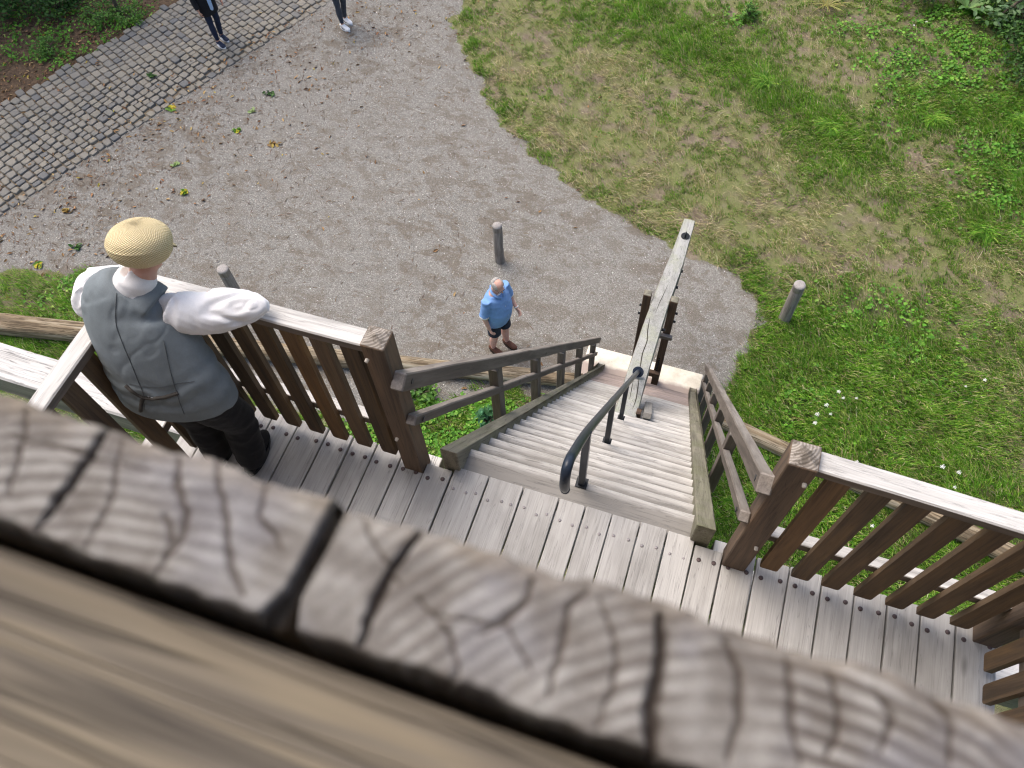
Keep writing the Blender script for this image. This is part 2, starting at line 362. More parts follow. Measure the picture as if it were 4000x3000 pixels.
brown = g.mix(g.noise(c, 60, 3, .7), (.085, .068, .05), (.175, .145, .11))
pm = g.math('MULTIPLY', g.ramp(pat, [(.49, 0), (.56, .65)]), g.ramp(pat2, [(.38, .25), (.56, 1.0)]))
gcol = g.mix(pm, gcol, brown)
gcol = g.mix(g.ramp(g.noise(c, 5.5, 4, .6, .4), [(.6, 0), (.68, .65)]), gcol, g.mix(.5, brown, (.15, .125, .10)))
soil = g.ramp(g.noise(c, 9, 6, .7), [(.25, (.10, .075, .052)), (.5, (.205, .165, .12)), (.72, (.32, .27, .20))])
soil = g.mix(g.ramp(g.noise(c, 2.2, 4, .6), [(.38, 0), (.55, .75)]), soil, g.mix(g.noise(c, 40, 2, .6), (.105, .145, .035), (.23, .265, .08)))
soil = g.mix(g.math('MULTIPLY', g.math('POWER', sp.outputs[1], 1.6), .85), soil, (.04, .085, .012))
wsoil = g.ramp(g.noise(c, 14, 5, .7), [(.3, (.055, .035, .022)), (.55, (.13, .085, .052)), (.75, (.21, .14, .085))])
soil = g.mix(g.ramp(g.noise(c, 70, 3, .75), [(.3, .5), (.7, 0)]), soil, (.08, .065, .035)); soil = g.mix(sp.outputs[2], soil, wsoil)
gm = g.math('ADD', sp.outputs[0], g.math('MULTIPLY', g.math('SUBTRACT', g.noise(c, 22, 4, .7), .5), .9))
fcol = g.mix(g.ramp(gm, [(.42, 0), (.58, 1)]), soil, gcol)
hb = g.math('ADD', grain.outputs['Distance'], g.math('MULTIPLY', g.noise(c, 18, 4, .7), .8))
M_GROUND = g.out(fcol, hb, .012, .8)
V3 = np.stack([xf, yf, zf], 1); isg = gv[Q].mean(1) > .5
for nm, sel in (('gravel_yard', isg), ('meadow_ground', ~isg)):
    q = Q[sel]; us, inv = np.unique(q, return_inverse=True)
    tag(obj(nm, mesh(nm, V3[us], inv.reshape(q.shape), M_GROUND, True, colr[us])), kind='structure')
me = mesh('land', [(-400, -400, -.09), (400, -400, -.09), (400, 400, -.09), (-400, 400, -.09)], [(0, 1, 2, 3)], plain('far_land', (.07, .10, .03), .95, 0, .4, 1.5))
tag(obj('land', me), kind='structure')
def gz(x, y):
    x, y = np.asarray(x, float), np.asarray(y, float); i = np.clip(((x + 20) / .09).astype(int), 0, nx - 1); j = np.clip(((y + 1.5) / .09).astype(int), 0, ny - 1)
    return zf[i * ny + j]

# ------------------------------------------------------------------ cobbled path
cb = NT('cobble_stone', .85); oi = cb.n('ShaderNodeObjectInfo'); A = cb.n('ShaderNodeAttribute', attribute_name='Col'); cc = cb.coord((1, 1, 1))
rv = cb.n('ShaderNodeMath', operation='ADD'); cb.l(oi.outputs['Random'], rv.inputs[0]); cb.l(A.outputs['Fac'], rv.inputs[1]); fr = cb.math('FRACT', rv.outputs[0])
cst = cb.ramp(fr, [(0, (.20, .183, .15)), (.3, (.24, .22, .18)), (.55, (.175, .17, .155)), (.72, (.275, .247, .20)), (.88, (.12, .125, .13)), (1, (.22, .20, .168))])
cst = cb.mix(cb.ramp(cb.noise(cc, 38, 4, .7), [(.3, .5), (.7, 0)]), cst, (.16, .15, .135))
M_COB = cb.out(cst, cb.noise(cc, 30, 4, .6), .006, .8)
def cobble_mesh(nm, seed):
    r = np.random.default_rng(seed); v = []; n = 8
    for zz, k in ((-.05, 1.0), (.016, 1.0), (.027, .94), (.031, .70)):
        for i in range(n):
            an = 2 * math.pi * (i + .22 * (r.random() - .5)) / n; cx, cy = math.cos(an), math.sin(an); m = 1 / max(abs(cx), abs(cy)) * (.93 + .07 * r.random())
            m = min(m, 1.25 + .1 * r.random()); v.append((cx * m * k * .5, cy * m * k * .5, zz + (.004 * (r.random() - .5) if zz > 0 else 0)))
    f = [(j * n + i, j * n + (i + 1) % n, (j + 1) * n + (i + 1) % n, (j + 1) * n + i) for j in range(3) for i in range(n)]
    f.append(tuple(3 * n + i for i in range(n))); return np.array(v), f
CBV = [cobble_mesh('cobble', s_) for s_ in range(7)]
CBM = [mesh('cobble', v, f, M_COB, True, np.zeros((len(v), 3))) for v, f in CBV]
ud = np.array([.391, .920]); vd = np.array([-.920, .391])
P0 = np.array([low_edge(5.0), 5.0]); spots = []
s_ = 0.0
while s_ < 13.5:
    ln = random.uniform(.125, .185); t_ = random.uniform(-.03, .03)
    while t_ < 2.33:
        wv = random.uniform(.105, .22)
        p = P0 + ud * (s_ + ln / 2 + .035 * math.sin(t_ * 2.1 + s_ * .7)) + vd * (t_ + wv / 2)
        spots.append((p[0], p[1], ln, wv, random.uniform(-.14, .14))); t_ += wv
    s_ += ln
def inview(x, y, z=0, m=60):
    c_ = CR @ (np.array([x, y, z]) - CAM); u = 2000 + FPX * c_[0] / c_[2]; v = 1500 + FPX * c_[1] / c_[2]
    return -m < u < 4000 + m and -m < v < 3000 + m
vis = [i for i, p in enumerate(spots) if inview(p[0], p[1], 0, 0)]
vis.sort(key=lambda i: spots[i][0] ** 2 + spots[i][1] ** 2); keep = set(vis[:300])
pv, pf = [], []
for k in range(41):
    yy = 4.0 + k * .4
    pv += [(low_edge(yy) - .1 + .05 * math.sin(yy * 3.1), yy, .002), (up_edge(yy) - .1 - .05 * math.sin(yy * 2.3), yy, .002)]
    if k: pf.append((2 * k - 2, 2 * k, 2 * k + 1, 2 * k - 1))
jt = NT('joint_earth', .95); jc = jt.ramp(jt.noise(jt.coord((1, 1, 1), False), 26, 4, .7), [(.3, (.09, .072, .052)), (.55, (.145, .115, .08)), (.8, (.13, .13, .07))])
PATH = tag(obj('cobblestone_path', mesh('cobblestone_path', pv, pf, jt.out(jc))), kind='structure')
rest_v, rest_f, rest_c, nn = [], [], [], 0
for i, (x, y, ln, wv, rz) in enumerate(spots):
    an = math.atan2(ud[1], ud[0]) + rz; k = i % 7; hz = .002 + random.uniform(-.010, .007) - (.022 if (x - low_edge(y)) > -.17 else 0)
    sx, sy = ln * .95, wv * .945
    if i in keep:
        obj('cobble', CBM[k], Matrix.Translation((x, y, hz)) @ Matrix.Rotation(an, 4, 'Z') @ Matrix.Rotation(random.uniform(-.05, .05), 4, 'X') @ Matrix.Diagonal((sx, sy, 1, 1)), PATH)
    else:
        v, f = CBV[k]; cs, sn = math.cos(an), math.sin(an); q = v * [sx, sy, 1]
        rest_v.append(np.stack([q[:, 0] * cs - q[:, 1] * sn + x, q[:, 0] * sn + q[:, 1] * cs + y, q[:, 2] + hz], 1))
        rest_f += [tuple(a_ + nn for a_ in p) for p in f]; rest_c.append(np.full((len(v), 3), random.random())); nn += len(v)
tag(obj('cobbles', mesh('cobbles', np.vstack(rest_v), rest_f, M_COB, True, np.vstack(rest_c)), parent=PATH), kind='stuff')

# ------------------------------------------------------------------ grass, ground cover, litter
SLABX = (-1.22, .46, 5.35, 6.08)
def allowed(x, y):
    slab = (x > SLABX[0]) & (x < SLABX[1]) & (y > SLABX[2]) & (y < SLABX[3])
    onpath = (x < low_edge(y) + .05) & (x > up_edge(y) - .1)
    return ~slab & ~onpath
def sample(n, x0, x1, y0, y1):
    return rng.uniform(x0, x1, n), rng.uniform(y0, y1, n)
def blades(name, x, y, h, w, lean, colr, z0=None):
    n = len(x); an = rng.uniform(0, 2 * math.pi, n); la = rng.uniform(0, 2 * math.pi, n)
    la = la * .55 + .45 * (2 * math.pi * fbm(x * 1.6, y * 1.6, 5) * 1.6)
    sx, sy = np.cos(an) * w / 2, np.sin(an) * w / 2; z = gz(x, y) - .004
    lx, ly = np.cos(la) * lean * h, np.sin(la) * lean * h
    zt = h * np.sqrt(np.clip(1 - (lean * .85) ** 2, .02, 1)); v = np.zeros((n, 5, 3))
    v[:, 0] = np.stack([x - sx, y - sy, z], 1); v[:, 1] = np.stack([x + sx, y + sy, z], 1)
    v[:, 2] = np.stack([x - sx * .8 + lx * .38, y - sy * .8 + ly * .38, z + zt * .66], 1); v[:, 3] = np.stack([x + sx * .8 + lx * .38, y + sy * .8 + ly * .38, z + zt * .66], 1)
    v[:, 4] = np.stack([x + lx, y + ly, z + zt * .9], 1)
    b = (np.arange(n) * 5)[:, None]
    f = np.concatenate([b + [0, 1, 3], b + [0, 3, 2], b + [2, 3, 4]], 1).reshape(-1, 3)
    c_ = np.repeat(colr[:, None, :], 5, 1)
    return tag(obj(name, mesh(name, v.reshape(-1, 3), f, M_GRASS, False, c_.reshape(-1, 3))), kind='stuff')
def palette(n, cols, wts, jit=.18):
    k = rng.choice(len(cols), n, p=np.array(wts) / sum(wts)); c_ = np.array(cols)[k]
    return c_ * rng.uniform(1 - jit, 1 + jit, (n, 1)) * rng.uniform(.93, 1.07, (n, 3))
GREENS = [(.16, .33, .028), (.105, .265, .02), (.245, .41, .05), (.07, .195, .016), (.35, .44, .085)]
STRAW = [(.50, .42, .24), (.42, .35, .19), (.62, .55, .36), (.34, .31, .13), (.30, .33, .11)]
def scatter(n, box):
    x, y = sample(n, *box); c_ = np.stack([x, y, x * 0], 1) - CAM; c_ = c_ @ CR.T; u = 2000 + FPX * c_[:, 0] / c_[:, 2]; v = 1500 + FPX * c_[:, 1] / c_[:, 2]
    m = (u > -450) & (u < 4450) & (v > -350) & (v < 2900); x, y = x[m], y[m]; z = zones(x, y); ok = allowed(x, y); return x, y, z, ok
BOXES = ((-6.5, 6.2, 3.0, 16.6), (-12.5, 1.2, 1.8, 5.8))
for bi, (box, ntry) in enumerate(zip(BOXES, (1500000, 420000))):
    x, y, (d_, a1, a2, ws_, gv_, lu_, cl_, dr_), ok = scatter(ntry, box)
    cm = fbm(x * 2.3, y * 2.3, 6); fine_ = fbm(x * 9, y * 9, 1, 3)
    tuft = np.clip((fine_ - .46) * 7, 0, 1)
    ntry = len(x); base = np.clip(.70 + (cm - .45) * 2.2, .10, 1) if bi == 0 else np.clip((cm - .5) * 1.4, 0, .5)
    dens = np.clip(base * tuft * (1 - .38 * dr_) + lu_ * (.45 + .55 * tuft), 0, 1) * (1 - ws_) * np.clip(1 - gv_ * 1.6, 0.0, 1)
    dens = np.maximum(dens, (lu_ > .5) * (d_ > -.15) * lu_ * tuft * .5)
    k = ok & (rng.random(ntry) < dens * .75) & (d_ > -.25)
    x, y, lu_, dr_, cm = x[k], y[k], lu_[k], dr_[k], cm[k]
    h = (.045 + .05 * rng.random(len(x)) + lu_ * (.04 + .11 * rng.random(len(x)) * (.4 + cm))) * (1 - .3 * dr_)
    colg = palette(len(x), GREENS, (4, 4, 3, 2, 1)); dryk = rng.random(len(x)) < (.10 + .38 * dr_ * (1 - lu_) + .05)
    colg[dryk] = palette(int(dryk.sum()), STRAW, (3, 3, 1, 2, 3))
    blades('meadow_grass' if bi == 0 else 'verge_grass', x, y, h, .0065 + .004 * rng.random(len(x)) + .002 * lu_, .45 + .5 * rng.random(len(x)), colg)
# dry thatch lying between the tufts
x, y, (d_, a1, a2, ws_, gv_, lu_, cl_, dr_), ok = scatter(420000, BOXES[0])
th = fbm(x * 3.2, y * 3.2, 7)
k = ok & (gv_ < .35) & (ws_ < .5) & (d_ > 0) & (rng.random(len(x)) < np.clip((th - .38) * 1.7, 0, .6) * np.clip(.35 + dr_ - .5 * lu_, .05, 1))
x, y = x[k], y[k]
blades('dry_thatch', x, y, .06 + .17 * rng.random(len(x)), .005 + .004 * rng.random(len(x)), .93 + .07 * rng.random(len(x)), palette(len(x), STRAW, (3, 3, 2, 2, 3)))
def leafmesh(name, c3, ln, wd, colr, tilt=.35, mat=None, kind='stuff', parent=None, curl=.25):
    """one folded diamond-shaped leaf per centre"""
    n = len(c3); an = rng.uniform(0, 2 * math.pi, n); ca, sa = np.cos(an), np.sin(an)
    up = np.stack([rng.normal(0, tilt, n), rng.normal(0, tilt, n), np.ones(n)], 1); up /= np.linalg.norm(up, axis=1)[:, None]
    ax = np.stack([ca, sa, np.zeros(n)], 1); ax -= up * (ax * up).sum(1)[:, None]; ax /= np.linalg.norm(ax, axis=1)[:, None]; ay = np.cross(up, ax)
    ln, wd = np.broadcast_to(ln, n)[:, None], np.broadcast_to(wd, n)[:, None]; cu = curl * wd
    v = np.stack([c3 - ax * ln * .5, c3 - ax * ln * .12 + ay * wd * .5 + up * cu, c3 + ax * ln * .22 + ay * wd * .42 + up * cu, c3 + ax * ln * .5 + up * cu * .3,
                  c3 + ax * ln * .22 - ay * wd * .42 + up * cu, c3 - ax * ln * .12 - ay * wd * .5 + up * cu], 1)
    b = (np.arange(n) * 6)[:, None]; f = np.concatenate([b + [0, 3, 2, 1], b + [0, 5, 4, 3]], 1).reshape(-1, 4)
    o = obj(name, mesh(name, v.reshape(-1, 3), f, mat or M_LEAF, False, np.repeat(colr, 6, 0)), parent=parent)
    if kind: tag(o, kind=kind)
    return o
def cover(name, box, n, gain=1.0):
    x, y, (d_, a1, a2, ws_, gv_, lu_, cl_, dr_), ok = scatter(n, box); fn = fbm(x * 6, y * 6, 3, 3)
    k = ok & (gv_ < .5) & (rng.random(len(x)) < cl_ * np.clip((fn - .36) * 3.5, 0, 1) * gain); x, y = x[k], y[k]
    c3 = np.stack([x, y, gz(x, y) + .03 + .05 * rng.random(len(x))], 1); s_ = .03 + .045 * rng.random(len(x)) ** 2
    leafmesh(name, c3, s_, s_ * .8, palette(len(x), [(.12, .30, .03), (.085, .23, .025), (.18, .38, .045), (.25, .38, .07)], (4, 4, 2, 1)))
cover('clover_leaves', (-5, 6.5, 3.5, 17), 260000, .9); cover('weed_leaves', (-12, 1, 2.5, 6), 130000, .9); cover('woodland_leaves', (-17, -9.5, 6.5, 15), 120000, .9)
# fallen leaves and twigs
x, y = sample(60000, -17, 0, 4, 16); z_ = zones(x, y); dl = np.abs(x - low_edge(y)); wsd = np.clip((up_edge(y) - x) / .4, 0, 1)
fz = fbm(x * 1.7, y * 1.7, 2)
den = .006 + .22 * np.exp(-((x - low_edge(y) - .25) / .35) ** 2) * (y < 9.5) + .085 * np.exp(-((x - low_edge(y) - .9) / 1.6) ** 2) + .45 * wsd * (fz > .42) + .25 * np.exp(-((x - up_edge(y)) / .25) ** 2)
den *= np.clip((fz - .3) * 3.5, 0.05, 1.5)
k = rng.random(len(x)) < den; x, y = x[k], y[k]
onp = (x < low_edge(y)) & (x > up_edge(y))
c3 = np.stack([x, y, gz(x, y) + .008 + np.where(onp, .035, 0)], 1); s_ = .03 + .07 * rng.random(len(x))
leafmesh('leaf_litter', c3, s_, s_ * .38, palette(len(x), [(.24, .135, .065), (.33, .20, .09), (.15, .09, .055), (.40, .28, .13), (.48, .38, .06)], (4, 3, 3, 2, .5)), .45, M_DRYLEAF, curl=.5)
x, y = sample(14000, -11.5, -2, 4.5, 13); zz_ = zones(x, y); k = (zz_[4] > .5) & (x > low_edge(y)) & (rng.random(len(x)) < np.exp(-(x - low_edge(y)) / 1.6) + .05); x, y = x[k], y[k]
n = len(x); an = rng.uniform(0, 6.28, n); L = .03 + .09 * rng.random(n); ex, ey = np.cos(an) * L, np.sin(an) * L; px, py = -np.sin(an) * .004, np.cos(an) * .004; zb = gz(x, y) + .006
v = np.stack([np.stack([x - ex / 2 - px, y - ey / 2 - py, zb], 1), np.stack([x - ex / 2 + px, y - ey / 2 + py, zb + .004], 1), np.stack([x + px, y + py, zb + .012], 1), np.stack([x + ex / 2, y + ey / 2, zb], 1), np.stack([x - px, y - py, zb + .008], 1)], 1)
b = (np.arange(n) * 5)[:, None]; f = np.concatenate([b + [0, 1, 2], b + [0, 2, 4], b + [4, 2, 3]], 1).reshape(-1, 3)
tag(obj('twigs', mesh('twigs', v.reshape(-1, 3), f, M_DRYLEAF, False, np.repeat(palette(n, [(.16, .10, .06), (.10, .065, .045)], (1, 1)), 5, 0))), kind='stuff')
# loose stones standing out of the gravel
x, y = sample(45000, -10.5, 1.2, 3.6, 14); zz_ = zones(x, y); k = (zz_[4] > .35) & (x > low_edge(y) - .05) & allowed(x, y); x, y = x[k], y[k]; n = len(x)
r = .004 + .010 * rng.random(n) ** 3; zb = gz(x, y)
tet = np.array([(1, 0, -.2), (-.5, .87, -.2), (-.5, -.87, -.2), (.1, .1, .9)]); an = rng.uniform(0, 6.28, n); ca, sa = np.cos(an)[:, None], np.sin(an)[:, None]
v = np.stack([x[:, None] + (tet[:, 0] * ca - tet[:, 1] * sa) * r[:, None], y[:, None] + (tet[:, 0] * sa + tet[:, 1] * ca) * r[:, None], zb[:, None] + tet[:, 2] * r[:, None] + .001], 2)
b = (np.arange(n) * 4)[:, None]; f = np.concatenate([b + [0, 1, 3], b + [1, 2, 3], b + [2, 0, 3]], 1).reshape(-1, 3)
tag(obj('gravel_stones', mesh('gravel_stones', v.reshape(-1, 3), f, M_DRYLEAF, False, np.repeat(palette(n, [(.30, .28, .26), (.42, .40, .38), (.18, .165, .15), (.6, .59, .57)], (4, 2, 3, .7)), 4, 0))), kind='stuff')
# leafy sprigs blown onto the yard
SPR = [(-8.2, 9.58, 0, 'dark green leaf sprig on the open gravel below the white sneakers'), (-8.28, 9.05, 1, 'pale green fallen leaves on the gravel between two green sprigs'), (-8.28, 8.55, 2, 'large green and yellow fallen sprig halfway down the open gravel'),
       (-7.51, 8.45, 3, 'withered yellow brown sprig right of the large green and yellow sprig'), (-8.91, 7.55, 1, 'pale green fallen leaves higher up above the straw cap'), (-8.43, 6.99, 2, 'green and yellow sprig on the gravel close above the straw cap'),
       (-10.47, 9.37, 0, 'dark green leaf sprig lying in the middle of the cobbles'), (-9.71, 8.71, 2, 'green and yellow sprig on the edge of the cobbles'), (-9.87, 4.96, 2, 'green and yellow sprig beside the grass verge at far left'),
       (-9.5, 5.44, 0, 'dark green leaf sprig on the gravel left of the straw cap'), (-10.12, 6.07, 3, 'withered yellow brown sprig on the gravel below the cobbles at far left')]
for x, y, t, lab in SPR:
    cl_ = [[(.04, .10, .02), (.06, .14, .03)], [(.25, .36, .12), (.30, .40, .16)], [(.12, .25, .03), (.45, .40, .03)], [(.35, .25, .06), (.22, .13, .05)]][t]; n = 6 if t == 1 else 11
    o = leafmesh('leaf_sprig', np.array([0, 0, .02]) + rng.normal(0, (.04, .028, .007), (n, 3)), .095, .05, palette(n, cl_, (1, 1)), .4, kind=None)
    o.matrix_basis = Matrix.Translation((x, y, float(gz(x, y)) + (.035 if x < low_edge(y) else 0))); tag(o, lab, 'leaf sprig', 'leaf sprigs fallen on the yard')
# white wild flowers in the long grass
M_PETAL = plain('white_petal', (.80, .80, .76), .7, 0, .08); M_STEM = plain('green_stem', (.08, .16, .03), .7)
fv, ff = join([ball((math.cos(k * 2.4) * .011 * math.sqrt(k), math.sin(k * 2.4) * .011 * math.sqrt(k), .004 * (k % 3)), (.009, .009, .006), 6, 4) for k in range(13)])
FM = mesh('flower_head', fv, ff, M_PETAL, True); sv, sf = cyl((0, 0, -.28), (0, 0, 0), .003, 5); FS = mesh('stem', sv, sf, M_STEM)
for (x, y) in [(2.12, 6.12), (2.19, 6.0), (2.25, 6.38), (2.32, 6.3), (2.49, 6.35), (2.6, 5.39), (3.65, 5.65), (3.81, 5.4), (2.88, 4.56), (4.11, 7.16), (3.87, 6.98), (2.01, 5.8), (3.85, 5.63), (2.02, 5.94), (1.45, 4.3), (2.6, 14.69), (2.81, 14.86)]:
    far = y > 10; hz = .24; t = thing('wild_flower', 'white flower beside the dark bushes at the top edge' if far else 'small white wild flower head in the lush grass behind the right railing', 'flower', (x * (1 - hz / CAM[2]), y * (1 - hz / CAM[2]), float(gz(x, y))), 'white flowers by the bushes' if far else 'white flowers in the lush grass')
    M = WM[t.as_pointer()] @ Matrix.Translation((0, 0, .27)) @ Matrix.Scale(random.uniform(.4, .8), 4); obj('flower_head', FM, M, t); obj('stem', FS, M, t)
# ------------------------------------------------------------------ platform
def R3(x, y, z): return (x, y, PZ + z)
PLAT = thing('platform', 'grey weathered oak plank platform at the head of the stairs', 'platform', R3(-.3, .8, 0))
edges = [-2.42, -2.29, -2.145, -1.99, -1.834, -1.662, -1.515, -1.374, -1.226, -1.083, -.937, -.747, -.558, -.368, -.231, -.0915, .053, .191, .330, .4715, .628, .787, .939, 1.09, 1.2415, 1.388, 1.546, 1.728]
nv, nf = tube([(0, 0, -.02), (0, 0, .002), (0, 0, .0045), (0, 0, .005)], [.0115, .0115, .009, .001], seg=9, sub=1); NAIL = mesh('nail', nv, nf, M_NAIL, True)
nv2, nf2 = tube([(0, 0, -.02), (0, 0, .001), (0, 0, .0015)], [.0085, .0085, .001], seg=8, sub=1); NAILS = mesh('nail', nv2, nf2, plain('grey_screw', (.27, .25, .255), .6, .3), True)
for i, (a_, b_) in enumerate(zip(edges, edges[1:])):
    notch = i in (9, 18); stair = 10 <= i <= 17; front = (1.436 if notch else 1.468) + random.uniform(-.004, .004)
    gap = random.uniform(.006, .011); zc = -.0225 + random.uniform(-.003, .003)
    pl = bar('plank', R3(a_ + (b_ - a_) / 2 + random.uniform(-.001, .001), .10, zc), R3((a_ + b_) / 2, front, zc), b_ - a_ - gap, .045, M_PLANK, PLAT, .003)
    wobble(pl, .0018, 8, i); M0 = WM[pl.as_pointer()]
    xs = [a_ + .034, b_ - .036] + ([(a_ + b_) / 2 + .01] if i in (10, 11, 12) else [])
    for xn in xs:
        obj('nail', NAILS if stair else NAIL, Matrix.Translation(R3(xn, 1.373 + random.uniform(-.012, .012) - (.02 if stair else 0), zc + .0225)), pl)
for xb0, xb1 in ((-1.15, -1.03), (.425, .56)):
    bar('joist_end', R3((xb0 + xb1) / 2, 1.2, -.11), R3((xb0 + xb1) / 2, 1.512, -.11), xb1 - xb0, .12, M_BIGBEAM, PLAT)
for yj in (.25, .75): bar('joist', R3(-2.4, yj, -.13), R3(1.7, yj, -.13), .12, .16, M_BIGBEAM, PLAT)
BB = thing('support_beam', 'thick whitened timber beam running under the platform and out past it', 'beam', R3(-4.6, 1.39, -.30))
wobble(bar('beam', R3(-6.2, 1.385, -.38), R3(2.9, 1.385, -.38), .225, .24, M_BIGBEAM, BB, .012), .006, 40, 3)

# ------------------------------------------------------------------ platform railings
def newel(parent, x0, x1, y0, y1, h, pegs=()):
    o = bar('newel_post', R3((x0 + x1) / 2, (y0 + y1) / 2, -.25), R3((x0 + x1) / 2, (y0 + y1) / 2, h - .012), x1 - x0, y1 - y0, M_NEWEL, parent, .005, up=(0, 1, 0))
    hx, hy = (x1 - x0) / 2, (y1 - y0) / 2; b = h - .0125
    v = [(-hx + .004, -hy + .004, b), (hx - .004, -hy + .004, b), (hx - .004, hy - .004, b), (-hx + .004, hy - .004, b), (0, 0, h + .012)]
    obj('post_cap', mesh('post_cap', v, [(0, 1, 4), (1, 2, 4), (2, 3, 4), (3, 0, 4)], M_ENDG), Matrix.Translation(R3((x0 + x1) / 2, (y0 + y1) / 2, 0)), o)
    for px_, pz_ in pegs:
        v, f = tube([(0, .02, 0), (0, -.014, 0), (0, -.016, 0)], [.0095, .0085, .004], seg=8, sub=1, ref=(1, 0, 0))
        obj('peg', mesh('peg', v, f, M_PEG, True), Matrix.Translation(R3(px_, y0, pz_)) , o)
    return o
eg = NT('end_grain', .85); ec = eg.coord((1, 1, 1)); wv_ = eg.n('ShaderNodeTexWave', wave_type='RINGS', rings_direction='Z'); mpx = eg.n('ShaderNodeVectorMath', operation='ADD'); mpx.inputs[1].default_value = (.05, -.045, 0)
tcx = eg.n('ShaderNodeTexCoord'); eg.l(tcx.outputs['Object'], mpx.inputs[0]); eg.l(mpx.outputs[0], wv_.inputs['Vector']); wv_.inputs['Scale'].default_value = 26; wv_.inputs['Distortion'].default_value = 2.5
ecol = eg.mix(wv_.outputs['Fac'], (.20, .175, .15), (.36, .325, .29)); ecol = eg.mix(eg.ramp(eg.noise(ec, 26, 4, .7, .5), [(.40, .8), (.52, 0)]), ecol, (.09, .075, .06))
M_ENDG = eg.out(ecol, wv_.outputs['Fac'], .001)
def slat(parent, p, axis, depth=.028, mat=None):
    # rounded foot: profile in (across, z)
    w = .083; prof = [(-w / 2, 1.095), (-w / 2, .075), (-w / 2 + .004, .064), (-w / 2 + .012, .06), (w / 2 - .012, .06), (w / 2 - .004, .064), (w / 2, .075), (w / 2, 1.095)]
    v = []; n = len(prof)
    for dd in (-depth / 2, depth / 2):
        for a_, z in prof: v.append((z, a_, dd))
    f = [tuple(range(n - 1, -1, -1)), tuple(range(n, 2 * n))] + [(i, (i + 1) % n, n + (i + 1) % n, n + i) for i in range(n)]
    mat = mat or M_SLAT; me = SL.get((axis, mat.name)) or mesh('slat', v, f, mat); SL[(axis, mat.name)] = me
    if axis == 'x': M = Matrix(((0, 1, 0, p[0]), (0, 0, 1, p[1]), (1, 0, 0, PZ), (0, 0, 0, 1)))
    else: M = Matrix(((0, 0, 1, p[0]), (0, 1, 0, p[1]), (1, 0, 0, PZ), (0, 0, 0, 1)))
    return obj('slat', me, M, parent)
SL = {}
RL = thing('platform_railing', 'brown slatted oak railing left of the stairs that the man in the cap leans on', 'railing', R3(-1.7, 1.43, 0))
newel(RL, -1.188, -1.084, 1.379, 1.481, 1.189, [(-1.172, 1.076), (-1.165, .362)]); newel(RL, -2.345, -2.24, 1.38, 1.484, 1.16)
wobble(bar('top_rail', R3(-2.24, 1.424, 1.115), R3(-1.188, 1.440, 1.115), .085, .052, M_RAIL, RL, .006), .002, 16, 5)
bar('lower_rail', R3(-2.24, 1.463, .325), R3(-1.188, 1.468, .325), .056, .06, M_RAIL, RL, .004)
for k in range(7): slat(RL, (-2.097 - .137 + k * .1365, 1.411 + .002 * k), 'x', mat=M_SLATW if k == 5 else None)
slat(RL, (-1.273, 1.424), 'x')
wobble(bar('top_rail', R3(-2.288, .20, 1.115), R3(-2.293, 1.38, 1.115), .083, .052, M_RAIL, RL, .006), .002, 16, 6)
bar('lower_rail', R3(-2.30, .20, .325), R3(-2.33, 1.38, .325), .056, .06, M_RAIL, RL, .004)
for k in range(8): slat(RL, (-2.272, 1.30 - k * .138), 'y')
RRT = thing('platform_railing', 'brown slatted oak railing right of the stairs with a silvery top rail', 'railing', R3(1.1, 1.43, 0))
newel(RRT, .474, .582, 1.374, 1.480, 1.189, [(.565, 1.065), (.559, .348)]); newel(RRT, 1.617, 1.722, 1.374, 1.478, 1.189)
wobble(bar('top_rail', R3(.582, 1.442, 1.115), R3(1.617, 1.408, 1.115), .082, .052, M_RAIL, RRT, .006), .002, 16, 7)
bar('lower_rail', R3(.582, 1.470, .325), R3(1.617, 1.462, .325), .056, .06, M_RAIL, RRT, .004)
for xs in (.676, .820, .958, 1.104, 1.245, 1.382, 1.527): slat(RRT, (xs, 1.413), 'x', mat=M_SLATW if xs == .676 else None)
bar('top_rail', R3(1.672, 1.374, 1.115), R3(1.672, .2, 1.115), .083, .052, M_RAIL, RRT, .006)
bar('lower_rail', R3(1.70, 1.374, .325), R3(1.70, .2, .325), .056, .06, M_RAIL, RRT, .004)
for k in range(8): slat(RRT, (1.656, 1.272 - k * .139), 'y')

